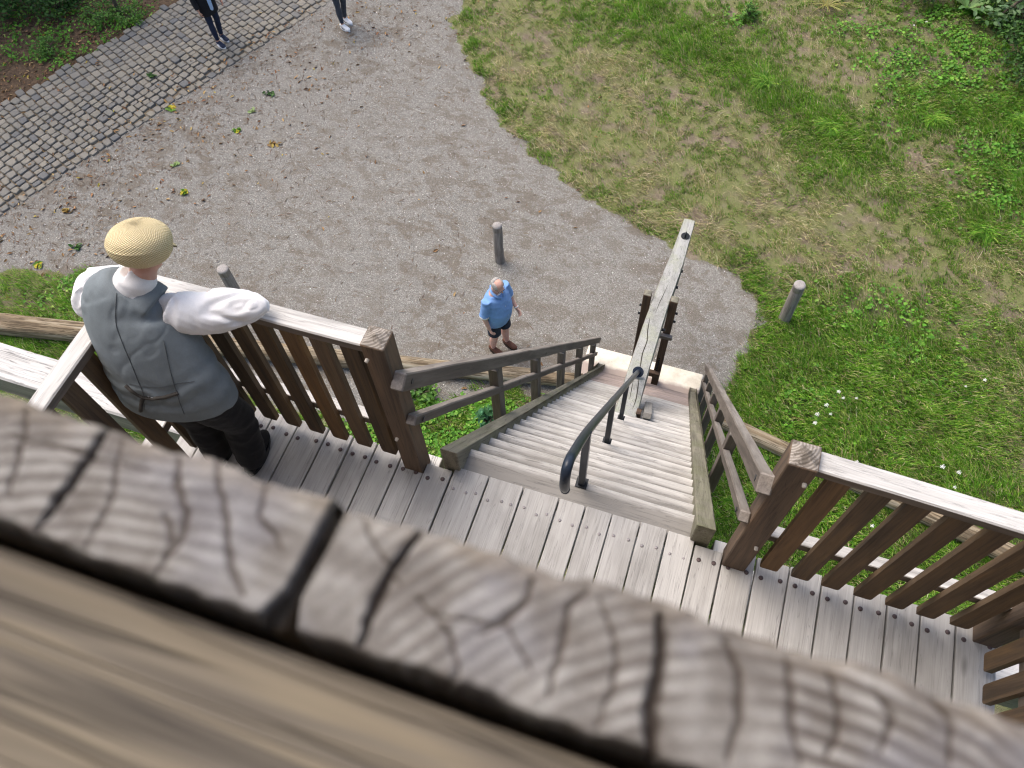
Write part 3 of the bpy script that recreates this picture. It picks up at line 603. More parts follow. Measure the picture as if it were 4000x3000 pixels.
# ------------------------------------------------------------------ stairs
XL, XR, Y1, Z1, TT, RR = -.9145, .3099, 1.6108, -.05, .12895, .17816
SL_ = RR / TT
def nos(y): return Z1 - (y - Y1) * SL_
STAIR = thing('staircase', 'steep worn grey oak staircase leading down from the platform to the gravel', 'staircase', (-.3, 5.6, .06))
NS = 32
for k in range(NS):
    y, z = Y1 + k * TT, Z1 - k * RR
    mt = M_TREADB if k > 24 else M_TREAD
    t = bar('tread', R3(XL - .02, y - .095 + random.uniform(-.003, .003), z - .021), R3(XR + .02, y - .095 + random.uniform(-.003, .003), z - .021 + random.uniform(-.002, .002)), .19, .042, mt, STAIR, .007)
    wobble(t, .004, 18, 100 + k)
for xs, x_in in ((-1, XL + .012), (1, XR - .008)):
    x0, x1 = sorted((x_in, x_in + xs * .092)); top = 0.045
    ys, ye = 1.452, 5.80; ylow = ye
    pts = [(ys, -.30), (ys, nos(ys) + top), (5.775, nos(5.775) + top), (5.80, .075 - PZ), (5.62, .065 - PZ)]
    v = [(x, y, z) for x in (x0, x1) for y, z in pts]; n = len(pts)
    # local frame with X along the slope so that the grain follows
    cpt = Vector(((x0 + x1) / 2, 3.6, nos(3.6))); M, _ = frame(R3(cpt.x, 1.5, nos(1.5)), R3(cpt.x, 5.7, nos(5.7)), (0, 0, 1)); Mi = M.inverted()
    vv = [tuple(Mi @ Vector(R3(*p))) for p in v]
    f = [tuple(range(n - 1, -1, -1)), tuple(range(n, 2 * n))] + [(i, (i + 1) % n, n + (i + 1) % n, n + i) for i in range(n)]
    bm = bmesh.new(); bv = [bm.verts.new(p) for p in vv]; [bm.faces.new([bv[i] for i in q]) for q in f]; bmesh.ops.recalc_face_normals(bm, faces=bm.faces)
    bmesh.ops.bevel(bm, geom=bm.edges[:], offset=.005, segments=1, affect='EDGES'); me = bpy.data.meshes.new('stringer'); bm.to_mesh(me); bm.free(); me.materials.append(M_STRING)
    obj('stringer', me, M, STAIR)
slabm = NT('pale_concrete', .9); sc_ = slabm.coord((1, 1, 1), False); scol = slabm.ramp(slabm.noise(sc_, 6, 6, .65), [(.3, (.55, .50, .40)), (.55, (.70, .66, .56)), (.8, (.78, .75, .67))])
scol = slabm.mix(slabm.ramp(slabm.noise(sc_, 34, 3, .7), [(.62, 0), (.72, .5)]), scol, (.35, .30, .22)); pos = slabm.n('ShaderNodeSeparateXYZ'); slabm.l(sc_, pos.inputs[0])
mud = slabm.math('ADD', pos.outputs[1], slabm.math('MULTIPLY', slabm.math('SUBTRACT', slabm.noise(sc_, 5, 4, .6), .5), .10))
scol = slabm.mix(slabm.ramp(mud, [(.05, .9), (.11, 0.0)]), scol, (.33, .265, .235))
slab = bar('landing_slab', (-1.21, 5.72, -.02), (.44, 5.72, -.02), .70, .15, slabm.out(scol, slabm.noise(sc_, 40, 4, .7), .004), None, .012)
tag(slab, 'pale concrete landing slab at the foot of the stairs', 'slab')
# stair railings
def srail(label, x0, x1, side, ymax):
    t = thing('stair_railing', label, 'railing', ((x0 + x1) / 2, 5.6, .06))
    xc = (x0 + x1) / 2; rt = lambda y: 1.025 - (y - 1.382) * SL_; rm = lambda y: .64 - (y - 1.391) * SL_
    for nm, fn, hh, ya in (('top_rail', rt, .082, 1.382), ('mid_rail', rm, .052, 1.388)):
        off = hh / 2 / math.cos(math.atan(SL_))
        o = wobble(bar(nm, R3(xc, ya, fn(ya) - off), R3(xc, ymax - (.1 if hh < .06 else 0), fn(ymax - (.1 if hh < .06 else 0)) - off), abs(x1 - x0) * (1 if hh > .06 else .8), hh, M_SRAIL, t, .006), .003, 26, int(abs(xc) * 100) + len(nm))
        v, f = tube([(0, 0, 0), (.004 * side, 0, 0)], [.014, .013], seg=9, sub=1, ref=(0, 0, 1))
        xi = x1 if side > 0 else x0
        obj('bolt', mesh('bolt', v, f, M_IRON), Matrix.Translation(R3(xi - .001 * side, ya + .055, fn(ya + .055) - off)), o)
    for yp in (2.40, 3.22, 4.04, 4.85, 5.66):
        xp0, xp1 = (x0 - .012, x1 - .012) if side > 0 else (x0 + .012, x1 + .012)
        zt = rt(yp) - .12; zb = max(nos(yp) - .22, -PZ + .06)
        bar('post', R3((xp0 + xp1) / 2, yp, zb), R3((xp0 + xp1) / 2, yp, zt), abs(xp1 - xp0) * 1.1, .09, M_SRAIL, t, .004, up=(0, 1, 0))
srail('grey brown stair railing on the left side, nearer the man in blue', -1.088, -1.03, 1, 5.97)
srail('grey brown stair railing on the right side, along the lush grass', .42, .478, -1, 6.03)
# steel handrail
HR = thing('steel_handrail', 'dark painted steel tube handrail in the middle of the stairs', 'handrail', R3(-.29, 1.6, -.05))
hp = [(-.289, 1.235, .69), (-.289, 1.222, .76), (-.289, 1.222, .84), (-.2905, 1.245, .885), (-.291, 1.29, .88), (-.292, 1.36, .805), (-.2935, 1.65, .46), (-.297, 2.4, -.56), (-.302, 3.2, -1.66), (-.306, 4.12, -2.93)]
v, f = tube([R3(*p) for p in hp], [.012] + [.0215] * 9, seg=16, sub=5); v2, f2 = ball(R3(-.289, 1.236, .70), .0213, 12, 8)
obj('tube', mesh('tube', *join([(v, f), (v2, f2)]), M_PIPE, True), parent=HR)
for (x, y, zb) in ((-.288, 1.60, -.05), (-.294, 2.42, -1.17), (-.303, 3.21, -2.27)):
    zt = .46 - (y - 1.65) * 1.375
    p = bar('post', R3(x, y, zb), R3(x, y, zt), .036, .036, M_PIPE, HR, .003, up=(0, 1, 0)); bar('foot_plate', R3(x - .03, y, zb + .003), R3(x + .03, y, zb + .003), .06, .006, M_IRON, p, .001)
v, f = tube([R3(-.3055, 4.11, -2.925), R3(-.306, 4.122, -2.946), R3(-.306, 4.124, -2.95)], [.055, .055, .05], seg=20, sub=1); obj('flange', mesh('flange', v, f, M_PIPE, False), parent=HR)

# ------------------------------------------------------------------ tail pole of the mill and its trestle
BP = [(-.290, 3.30, 3.26, .105), (-.300, 3.75, 2.99, .104), (-.315, 4.20, 2.715, .105), (-.325, 4.7, 2.42, .105), (-.330, 5.2, 2.15, .104), (-.330, 5.70, 1.93, .103), (-.318, 6.1, 1.80, .103), (-.300, 6.5, 1.735, .098), (-.290, 6.9, 1.70, .084), (-.284, 7.28, 1.68, .074)]
TP = thing('tail_pole', 'long curved grey timber beam reaching out over the gravel from the stairs', 'beam', (-.3, 5.7, 1.7))
A_ = catmull(BP, 6); v = []; n = len(A_)
prof = [(-1, -.02), (-.93, 0), (-.4, .004), (.4, .004), (.93, 0), (1, -.02), (1, -.19), (.9, -.205), (-.9, -.205), (-1, -.19)]
for i, (x, y, z, hw) in enumerate(A_):
    ty = A_[min(i + 1, n - 1)] - A_[max(i - 1, 0)]; ty = ty[:3] / np.linalg.norm(ty[:3]); up = np.array([0, -ty[2], ty[1]])
    for j, (a_, b_) in enumerate(prof):
        jit = .006 * (vn(np.array(i * .35), np.array(j * 3.3), 2) - .5)
        v.append(np.array([x, y, z]) + np.array([1, 0, 0]) * (a_ * hw + jit) + up * (b_ * hw / .105 + jit))
m_ = len(prof); f = [(i * m_ + k, i * m_ + (k + 1) % m_, (i + 1) * m_ + (k + 1) % m_, (i + 1) * m_ + k) for i in range(n - 1) for k in range(m_)] + [tuple(range(m_ - 1, -1, -1)), tuple((n - 1) * m_ + k for k in range(m_))]
Mb = Matrix.Translation((-.3, 5.3, 2.1)) @ Matrix.Rotation(math.pi / 2, 4, 'Z'); Mbi = Mb.inverted()
me = mesh('pole', [tuple(Mbi @ Vector(p)) for p in v], f, M_BEAM); bmp = bmesh.new(); bmp.from_mesh(me); bmesh.ops.recalc_face_normals(bmp, faces=bmp.faces); bmp.to_mesh(me); bmp.free()
pole = obj('pole', me, Mb, TP)
# drying cracks along the top: dark slits let into the surface
def crack(px, w):
    bv = BVHTree.FromPolygons([tuple(p) for p in v], [list(q) for q in f]); pts = []
    for u_, v_ in px:
        h = bv.ray_cast(Vector(CAM), Vector(ray(u_, v_)))
        if h[0] is not None: pts.append(np.array(h[0]) - np.array([0, 0, .001]))
    if len(pts) > 2: obj('crack', mesh('crack', *tube(pts, [.001] + [w] * (len(pts) - 2) + [.001], seg=6, sub=3), M_CRACK), parent=pole)
M_CRACK = plain('crack_shadow', (.045, .04, .03), .95)
crack([(2690, 855), (2686, 880), (2682, 895)], .0035); crack([(2672, 950), (2668, 985)], .0035); crack([(2610, 1110), (2592, 1150), (2575, 1185), (2560, 1225)], .004); crack([(2540, 1235), (2530, 1290), (2528, 1330), (2510, 1380), (2503, 1420), (2500, 1440)], .006)
crack([(2497, 1470), (2492, 1510), (2484, 1560), (2470, 1600)], .005); crack([(2475, 1480), (2465, 1530), (2455, 1590)], .004); crack([(2490, 1385), (2482, 1450)], .0025)
pc = np.array([-.277, 6.97, 1.70]); v_, f_ = tube([pc, pc + [0, 0, .012], pc + [0, 0, .013]], [.055, .055, .03], seg=18, sub=1)
pe = obj('eye_plate', mesh('eye_plate', v_, f_, M_IRON), parent=TP); v_, f_ = tube([pc + [0, .03, .01], pc + [0, .028, .05], pc + [0, 0, .065], pc + [0, -.028, .05], pc + [0, -.03, .01]], [.009] * 5, seg=8, sub=3); obj('ring', mesh('ring', v_, f_, M_IRON, True), parent=pe)
for yy, sgn in ((6.15, 1), (6.45, 1), (5.25, 1)):
    zz = np.interp(yy, [p[1] for p in BP], [p[2] for p in BP]) - .1; v_, f_ = cyl((-.32 + .09, yy, zz), (-.32 + .135, yy, zz), .018, 8); obj('bolt', mesh('bolt', v_, f_, M_IRON), parent=TP)
TR = thing('trestle', 'dark oak trestle with two uprights carrying the curved beam', 'trestle', (-.34, 5.74, .06))
for x0 in (-.545, -.225):
    o = bar('upright', (x0 + .046, 5.742, .056), (x0 + .046, 5.742, 1.985), .092, .092, M_BLOCK, TR, .006, up=(0, 1, 0))
    hx = .046; vv = [(-hx + .004, -hx + .004, 0), (hx - .004, -hx + .004, 0), (hx - .004, hx - .004, 0), (-hx + .004, hx - .004, 0), (0, 0, .02)]
    obj('post_cap', mesh('post_cap', vv, [(0, 1, 4), (1, 2, 4), (2, 3, 4), (3, 0, 4)], M_STRING), Matrix.Translation((x0 + .046, 5.742, 1.9852)), o)
    for zb in (1.55, 1.72):
        sx = -1 if x0 < -.4 else 1; v_, f_ = cyl((x0 + .046 + sx * .04, 5.742, zb), (x0 + .046 + sx * .075, 5.742, zb), .016, 8); obj('bolt', mesh('bolt', v_, f_, M_IRON), parent=o)
bar('cross_bar', (-.46, 5.67, 1.30), (-.095, 5.67, 1.30), .05, .06, M_SRAIL, TR); bar('cross_bar', (-.46, 5.66, .40), (-.14, 5.66, .40), .06, .09, M_BLOCK, TR); bar('brace', (-.335, 5.45, .10), (-.335, 5.66, 1.6), .08, .07, M_BLOCK, TR, up=(0, 1, 0))
for i in range(7):
    v_, f_ = tube([(-.19 + .006 * (i % 2), 5.69, .75 - i * .045), (-.19 - .006 * (i % 2), 5.685, .72 - i * .045)], [.009, .009], seg=6, sub=1); obj('chain_link', mesh('chain_link', v_, f_, M_IRON), parent=TR)
BK = thing('wedge_block', 'small grey wooden block beside the curved beam on the stairs', 'block', R3(-.13, 3.62, -2.75))
bar('block', R3(-.10, 3.50, nos(3.50) + .035), R3(-.13, 4.02, nos(4.02) + .035), .075, .06, M_TREAD, BK, .005)
bar('packing', R3(-.205, 3.52, nos(3.52) + .02), R3(-.16, 3.52, nos(3.52) + .02), .06, .09, M_BLOCK, BK, .003)

# ------------------------------------------------------------------ mill wall, cladding tops and sill right in front of the lens
DS = .30; SZ = CAM[2] - DS
MILL = thing('windmill_body', 'timber clad windmill body whose window sill fills the foreground', 'windmill', (-.3, -2.0, PZ - .3))
def sill_point(u, v): return at(u, v, SZ)[:2]
CR1 = [([(430, 1650), (345, 1766), (253, 1905), (150, 2060)], .0026), ([(850, 1790), (862, 1930), (890, 2060), (905, 2200), (943, 2336)], .0020), ([(470, 1720), (450, 1870), (410, 2000), (330, 2150)], .0013), ([(700, 1790), (680, 1900), (720, 2010), (690, 2120), (610, 2240)], .0018),
       ([(640, 2010), (660, 2100), (640, 2200)], .0015), ([(100, 1600), (60, 1800), (20, 1950)], .0016), ([(0, 1700), (200, 1740), (420, 1800), (600, 1830)], .0009), ([(1050, 1870), (1000, 2000), (1100, 2140)], .001), 
       ([(1636, 2085), (1535, 2204), (1492, 2320), (1448, 2406), (1398, 2508)], .0026), ([(2078, 2262), (2049, 2334), (1962, 2421), (1882, 2471)], .0019), ([(2290, 2300), (2222, 2363), (2215, 2464), (2172, 2587), (2135, 2703)], .0019), ([(2584, 2400), (2570, 2587), (2541, 2768), (2548, 2949)], .0032),
       ([(1620, 2320), (1750, 2470), (1790, 2620), (1650, 2700)], .0010), ([(2834, 2505), (2877, 2621), (2892, 2823), (2834, 2968)], .0021), ([(3073, 2577), (3094, 2679), (3094, 2823), (3120, 2990)], .0018), ([(3230, 2620), (3282, 2794), (3230, 2968)], .0017),
       ([(1420, 2000), (1480, 2150), (1560, 2280)], .0009), ([(1700, 2400), (1850, 2420), (1980, 2450), (2060, 2620)], .0009), ([(2350, 2330), (2400, 2500), (2380, 2700), (2330, 2850)], .0011), ([(3420, 2690), (3480, 2800), (3440, 2950)], .0014), ([(3650, 2740), (3720, 2850), (3700, 3000)], .0012)]
CR1 = [(np.array([sill_point(*p) for p in pl]), w * .8) for pl, w in CR1]
def crackfield(x, y, wmin=0):
    d = np.ones(x.shape) * 9
    jx, jy = x + .0024 * (fbm(x * 95, y * 95, 1) - .5) * 2, y + .0024 * (fbm(x * 75 + 9, y * 75, 2) - .5) * 2
    for pl, w in CR1:
        if w < wmin: continue
        for k_, ((x0, y0), (x1, y1)) in enumerate(zip(pl, pl[1:])):
            ex, ey = x1 - x0, y1 - y0; t = np.clip(((jx - x0) * ex + (jy - y0) * ey) / (ex * ex + ey * ey), 0, 1); s_t = (k_ + t) / (len(pl) - 1); ww = w * (.25 + .95 * np.sin(math.pi * (.12 + .76 * s_t))); d = np.minimum(d, np.hypot(jx - x0 - t * ex, jy - y0 - t * ey) / ww)
    return d
J = [sill_point(*p) for p in ((1335, 1950), (1215, 2180), (1110, 2370))]
def grain_board(x0, x1, jl, jr, pith, seed):
    """top of one thick cladding board: checked, ringed end grain as relief"""
    st = .0009; ys = np.linspace(.0345, .0905, 62); nxx = int((x1 - x0) / st); v = np.zeros((nxx, 62, 3)); c_ = np.zeros((nxx, 62, 3))
    for j, yy in enumerate(ys):
        a_ = jl(yy) if jl else x0; b_ = jr(yy) if jr else x1
        v[:, j, 0] = np.linspace(a_, b_, nxx); v[:, j, 1] = yy
    x, y = v[..., 0], v[..., 1]
    out_ = .0865 + .004 * (fbm(x * 40, x * 0 + seed, 3) - .5) * 2 + .0015 * (vn(x * 210, x * 0, 2) - .5); inn = .0385 + .005 * (fbm(x * 55, x * 0 + 5 + seed, 4) - .5)
    rr = np.hypot(x - pith[0], (y - pith[1])) + .0035 * (fbm(x * 45, y * 45, 5) - .5)
    ring = .5 + .5 * np.sin(rr * 2 * math.pi / .0070 + 6 * fbm(x * 20, y * 20, 6)); n3 = fbm(x * 60, y * 60, 1); n4 = fbm(x * 230, y * 230, 2)
    cf = np.clip(1.3 - crackfield(x, y), 0, 1); cfb = np.clip(1.2 - crackfield(x, y, .0019), 0, 1); rc = np.clip(.75 + x * 6, .6, 1) * np.clip((fbm(x * 17 + 3, y * 17, 5) - .3) * 4, .25, 1)
    edge = np.clip((y - out_) / .003, 0, 1.4) + np.clip((inn - y) / .0025, 0, 1.6)
    side = np.zeros(x.shape)
    if jl: side = np.maximum(side, np.clip(1 - (x - np.array([jl(q) for q in ys])[None]) / .0018, 0, 1))
    if jr: side = np.maximum(side, np.clip(1 - (np.array([jr(q) for q in ys])[None] - x) / .0018, 0, 1))
    v[..., 2] = SZ - .0016 * cf - .003 * cfb - .006 * edge ** 2 - .006 * side ** 2 + .0022 * (n3 - .5) + .0008 * (ring - .5) * rc - .0004 * n4
    for k in (0, 61): v[:, k, 2] -= .03
    lt, md, dk = np.array((.38, .365, .345)), np.array((.205, .188, .172)), np.array((.05, .036, .03))
    wv = np.clip((n3 - .33) * 2.4, 0, 1); c_ = md + (lt - md) * wv[..., None]
    rb = np.clip((ring - .35) * 1.7, 0, 1) * rc * np.clip(.45 + n3, 0, 1)
    c_ = c_ * (1 - .9 * rb[..., None]) + np.array((.075, .056, .046)) * .9 * rb[..., None]
    blue = np.clip((fbm(x * 26, y * 26, 7) - .55) * 5, 0, 1)[..., None]; c_ = c_ * (1 - .4 * blue) + np.array((.25, .25, .285)) * .4 * blue
    tan = np.clip((y - .078) / .012, 0, 1)[..., None] * np.clip((fbm(x * 30, y * 30, 0) - .35) * 3, 0, 1)[..., None]; c_ = c_ * (1 - .55 * tan) + np.array((.38, .31, .225)) * .55 * tan
    c_ = c_ * (1 - .85 * cf[..., None]) + np.array((.062, .046, .037)) * .85 * cf[..., None]; c_ = c_ * (1 - .9 * cfb[..., None]) + np.array((.03, .022, .018)) * .9 * cfb[..., None]; k_ = np.clip(np.maximum(side, edge * .55), 0, 1)[..., None] * .5; c_ = c_ * (1 - k_) + dk * k_
    idx_ = np.arange(nxx * 62).reshape(nxx, 62); Q_ = np.stack([idx_[:-1, :-1], idx_[1:, :-1], idx_[1:, 1:], idx_[:-1, 1:]], -1).reshape(-1, 4)
    return mesh('board_end', v.reshape(-1, 3), Q_, M_GRAIN, True, c_.reshape(-1, 3))
gr_ = NT('checked_end_grain', .9); ga = gr_.n('ShaderNodeAttribute', attribute_name='Col'); gn = gr_.noise(gr_.coord((1, 1, 1), False), 700, 3, .6)
M_GRAIN = gr_.out(gr_.mix(1.0, ga.outputs['Color'], gr_.ramp(gn, [(.3, .86), (.7, 1.12)]), 'MULTIPLY'), gn, .0004)
jx = lambda off: (lambda yy: float(np.interp(yy, [J[2][1], J[1][1], J[0][1]], [J[2][0], J[1][0], J[0][0]])) + off * (1 + 1.6 * max(0, (.048 - yy) / .012)))
def wallboard(x0, x1, z0, z1, nm='board'):
    return bar(nm, ((x0 + x1) / 2, .0625, z0), ((x0 + x1) / 2, .0625, z1), x1 - x0 - .003, .055, M_WALL, MILL, .002, up=(0, 1, 0))
bl = wallboard(-.42, J[1][0] - .004, PZ - .3, SZ - .02); obj('end_grain', grain_board(-.42, -.1, None, jx(-.003), (-.13, -.25), 1.0), parent=bl)
brd = wallboard(J[1][0] + .004, .235, PZ - .3, SZ - .02); obj('end_grain', grain_board(-.12, .235, jx(.003), None, (.085, -.055), 2.0), parent=brd)
xb = .237
while xb < 2.3: wallboard(xb, min(xb + .27, 2.3), PZ - .3, SZ - .004 if xb < .7 else CAM[2] + 2.2); xb += .27
xb = -.422
while xb > -2.7: wallboard(max(xb - .27, -2.7), xb, PZ - .3, SZ - .004 if xb > -.7 else CAM[2] + 2.2); xb -= .27
wallboard(-.962, .777, CAM[2] + 1.1, CAM[2] + 2.2, 'lintel')
sb = wobble(bar('sill', (-1.0, -.080, SZ - .030), (.8, -.080, SZ - .030), .218, .036, M_SILL, MILL, .004), .0015, 60, 9)
for nm, p0, p1, w, h, up in (('side_wall', (-2.73, -2.4, PZ - .3), (-2.73, -2.4, CAM[2] + 2.2), 4.85, .05, (1, 0, 0)), ('side_wall', (2.33, -2.4, PZ - .3), (2.33, -2.4, CAM[2] + 2.2), 4.85, .05, (1, 0, 0)), ('back_wall', (-.2, -4.86, PZ - .3), (-.2, -4.86, CAM[2] + 2.2), 5.0, .05, (0, 1, 0))):
    bar(nm, p0, p1, w, h, M_WALL, MILL, .003, up=up)
bar('floor', (-2.7, -2.42, PZ - .34), (2.3, -2.42, PZ - .34), 4.8, .08, M_WALL, MILL)
for sg in (-1, 1): bar('roof', (-.2 + sg * 2.9, -2.3, CAM[2] + 1.9), (-.2, -2.3, CAM[2] + 4.4), 5.6, .06, M_WALL, MILL)

# ------------------------------------------------------------------ bollards and lying logs
bo = NT('weathered_round_post', .9); bc = bo.coord((1, 1, 1)); bs = bo.coord((34, 34, 2.2)); bcol = bo.ramp(bo.noise(bs, 1, 5, .65, .6), [(.3, (.13, .115, .10)), (.55, (.26, .235, .21)), (.75, (.37, .34, .305))])
M_BOLL = bo.out(bo.mix(bo.ramp(bo.noise(bc, 6, 4, .6), [(.5, 0), (.7, .5)]), bcol, (.13, .11, .09)), bo.noise(bs, 1, 5, .65, .6), .004)
def bollard(x, y, r, h, label, dome):
    t = thing('bollard', label, 'bollard', (x, y, 0), 'round wooden posts around the mill'); z = [-.06, .0, .3, h - .14, h - .132, h - .126, h - .118, h - .02, h - .004]; rr = [r * 1.02, r * 1.02, r, r, r * .985, r * .9, r * .985, r * .97, r * .9]
    if dome: z += [h + .012, h + .018]; rr += [r * .6, r * .02]
    else: z += [h + .002, h + .003]; rr += [r * .6, r * .02]
    v, f = tube([(x, y, a_) for a_ in z], rr, seg=22, sub=1)
    v = v + (np.stack([fbm(v[:, 0] * 30, v[:, 2] * 4, 1), fbm(v[:, 1] * 30, v[:, 2] * 4, 2), v[:, 2] * 0 + .5], 1) - .5) * .012
    k = len(z); side = [q for q in f if min(q) < 22 * (k - 4)]; topf = [q for q in f if min(q) >= 22 * (k - 4)]
    def sub(fs):
        us = sorted({i for q in fs for i in q}); mp = {a_: b_ for b_, a_ in enumerate(us)}; return v[us], [tuple(mp[i] for i in q) for q in fs]
    obj('post', mesh('post', *sub(side), M_BOLL, True), parent=t); obj('top', mesh('top', *sub(topf), M_BOLLTOP, True), parent=t)
    return t
M_BOLLTOP = plain('post_top', (.30, .28, .265), .9, 0, .25, 50, .002)
bollard(-2.952, 7.19, .072, .80, 'round wooden bollard with grooved top standing free on the gravel behind the man in blue', True)
bollard(1.352, 7.36, .083, .84, 'round grey bollard at the edge of the lush grass right of the curved beam', False)
p3 = at(868, 1048, .80); bollard(p3[0], p3[1], .085, .80, 'round wooden bollard just behind the white sleeve of the man in the cap', False)
lg = NT('split_log', .9); lc = lg.coord((.7, 9, 9)); l2 = lg.coord((1.3, 24, 24)); lcol = lg.ramp(lg.noise(lc, 1, 5, .65, .8), [(.3, (.10, .08, .055)), (.46, (.23, .175, .11)), (.6, (.33, .28, .20)), (.78, (.40, .365, .30))])
lcol = lg.mix(lg.ramp(lg.noise(l2, 1, 4, .7, 1.5), [(.42, .85), (.5, 0)]), lcol, (.07, .05, .03)); M_LOG = lg.out(lcol, lg.noise(l2, 1, 4, .7, 1.5), .012)
def log(label, p0, p1, r0, r1, seed):
    p0, p1 = Vector(p0), Vector(p1); M, L = frame(p0, p1); n = 30; t = np.linspace(0, 1, n); rad = r0 + (r1 - r0) * t
    pts = np.stack([(t - .5) * L, .05 * (fbm(t * 4, t * 0 + seed, 1) - .5), .02 * (fbm(t * 5, t * 0 + seed, 2) - .5)], 1)
    v, f = tube(pts, list(rad), seg=18, sub=1, ref=(0, 1, 0)); an = np.arctan2(v[:, 1], v[:, 2])
    k = 1 + .16 * (fbm(v[:, 0] * .9 + seed, an * 2.2 + 9, 3) - .5) + .10 * (vn(v[:, 0] * 2.1, an * 6 + 20, 4) - .5); v[:, 1] *= k; v[:, 2] *= k
    o = obj('fallen_log', mesh('fallen_log', v, f, M_LOG, True), M); tag(o, label, 'log'); return o
log('long split barrier log lying on the ground left of the stairs', (-11.2, 3.45, .15), (-1.13, 5.44, .095), .175, .105, 1.0)
log('split yellowish barrier log lying in the grass right of the stairs', (.72, 5.43, .095), (6.2, 4.28, .13), .10, .15, 4.0)
# ------------------------------------------------------------------ trees and bushes at the rim
bk = NT('bark', .95); bkc = bk.coord((9, 9, 1.6)); bkn = bk.noise(bkc, 1, 5, .7, .6); M_BARK = bk.out(bk.ramp(bkn, [(.3, (.04, .032, .024)), (.6, (.12, .095, .07)), (.8, (.19, .16, .12))]), bkn, .02)
DARKG = [(.045, .10, .022), (.065, .14, .03), (.03, .075, .018), (.10, .18, .04)]
def leafcloud(n, cen, rad, clumps, spread):
    c0 = rng.normal(0, 1, (clumps, 3)); c0 /= np.linalg.norm(c0, axis=1)[:, None]; c0 *= rng.uniform(.35, 1, (clumps, 1)) ** .6; k = rng.integers(0, clumps, n)
    return np.array(cen) + (c0[k] + rng.normal(0, spread, (n, 3))) * np.array(rad)
def tree(label, x, y, h, cr, n, limbs=(), trunk_r=.22):
    t = thing('broadleaf_tree', label, 'tree', (x, y, 0)); ch = h * .66
    parts = [tube([(x, y, -.1), (x + .05, y, .4), (x - .05, y + .08, h * .35), (x + .1, y, h * .8)], [trunk_r * 1.5, trunk_r * 1.1, trunk_r * .85, trunk_r * .3], seg=12)]
    for i in range(7):
        an = i * 2.4; z0 = h * (.32 + .06 * i); parts.append(tube([(x, y, z0), (x + math.cos(an) * cr[0] * .4, y + math.sin(an) * cr[1] * .4, z0 + h * .12), (x + math.cos(an) * cr[0] * .8, y + math.sin(an) * cr[1] * .8, z0 + h * .18)], [trunk_r * .45, trunk_r * .28, trunk_r * .08], seg=8))
    for pl in limbs: parts.append(tube(pl, list(np.linspace(trunk_r * .35, .012, len(pl))), seg=8))
    obj('trunk', mesh('trunk', *join(parts), M_BARK, True), parent=t)
    c3 = leafcloud(n, (x, y, ch), cr, 60, .17); leafmesh('crown', c3, .15 + .08 * rng.random(n), .085, palette(n, DARKG, (3, 3, 2, 1)), .7, kind=None, parent=t)
    return t
tree('large dark broadleaf tree shading the top left corner', -17.6, 11.8, 9.5, (3.5, 3.2, 2.5), 15000)
tree('slimmer broadleaf tree behind the cobbled path at the top left', -16.2, 16.2, 10, (3.0, 3.0, 2.5), 12000, trunk_r=.17)
br_end = at(3905, 60, 2.2)
tt = tree('broadleaf tree with a leafy bough hanging in at the top right corner', 6.4, 16.9, 8.5, (3.4, 3.2, 2.4), 17000, [[(6.4, 16.9, 2.6), (5.6, 15.4, 3.0), tuple(br_end + np.array([.5, .5, .35])), tuple(br_end)]])
n = 170; tv = rng.random(n); c3 = br_end + np.stack([.75 * tv - .12, .55 * tv - .1, .32 * tv], 1) + rng.normal(0, (.13, .12, .07), (n, 3))
leafmesh('bough_leaves', c3, .10, .055, palette(n, [(.11, .19, .085), (.08, .15, .055), (.15, .23, .12), (.30, .34, .06)], (3, 3, 2, .3)), .35, kind=None, parent=tt)
def shrub(label, x, y, r, h, n, cols, ls=.07, name='shrub', cat='shrub'):
    t = thing(name, label, cat, (x, y, 0)); parts = []
    for i in range(7):
        an = i * 2.4; parts.append(tube([(x, y, -.02), (x + math.cos(an) * r * .3, y + math.sin(an) * r * .3, h * .5), (x + math.cos(an) * r * .7, y + math.sin(an) * r * .7, h * .85)], [.012, .009, .003], seg=6))
    obj('stems', mesh('stems', *join(parts), M_BARK, True), parent=t)
    c3 = leafcloud(n, (x, y, h * .55), (r, r, h * .5), 26, .2); c3[:, 2] = np.maximum(c3[:, 2], .02); leafmesh('foliage', c3, ls * (.7 + .6 * rng.random(n)), ls * .55, palette(n, cols, [1] * len(cols)), .6, kind=None, parent=t)
GR2 = [(.05, .12, .025), (.08, .18, .035), (.035, .085, .02)]; GR3 = [(.10, .22, .04), (.14, .28, .05), (.07, .16, .03)]
for lab, u, v, r, h, n, c_, ls in [('dark bush in the very top left corner', 60, 20, .8, .9, 1500, GR2, .09), ('dark low bush left of the top left stick', 230, 40, .5, .4, 700, GR2, .08), ('bright green low plants beside the leafy soil bank', 400, 75, .4, .22, 500, GR3, .06),
        ('green seedling clump in the shaded soil at far left', 190, 205, .28, .2, 420, GR3, .05), ('small green clump near the cobbles edge at top left', 520, 75, .3, .22, 420, GR3, .05),
        ('dense dark bush filling the top right corner', 3990, 130, .75, .8, 2400, GR2, .08), ('dark green bush on the top edge right of the seeding grass', 3560, -20, .55, .6, 1300, GR2, .07), ('dark bush behind the hanging bough', 3830, -60, .8, .9, 2000, GR2, .08), ('dark bush low on the right edge under the bough', 4040, 330, .55, .6, 1500, GR2, .07),
        ('bright leafy weed on the top edge of the meadow', 2925, 70, .16, .25, 160, GR3, .07), ('broad leaved green weed beside the left stair railing', 1905, 1655, .16, .28, 130, [(.07, .19, .09), (.06, .16, .06)], .09), ('leafy dock plant below the left newel post', 1650, 1540, .2, .2, 160, GR3, .08)]:
    p = at(u, v); shrub(lab, p[0], p[1], r, h, n, c_, ls)
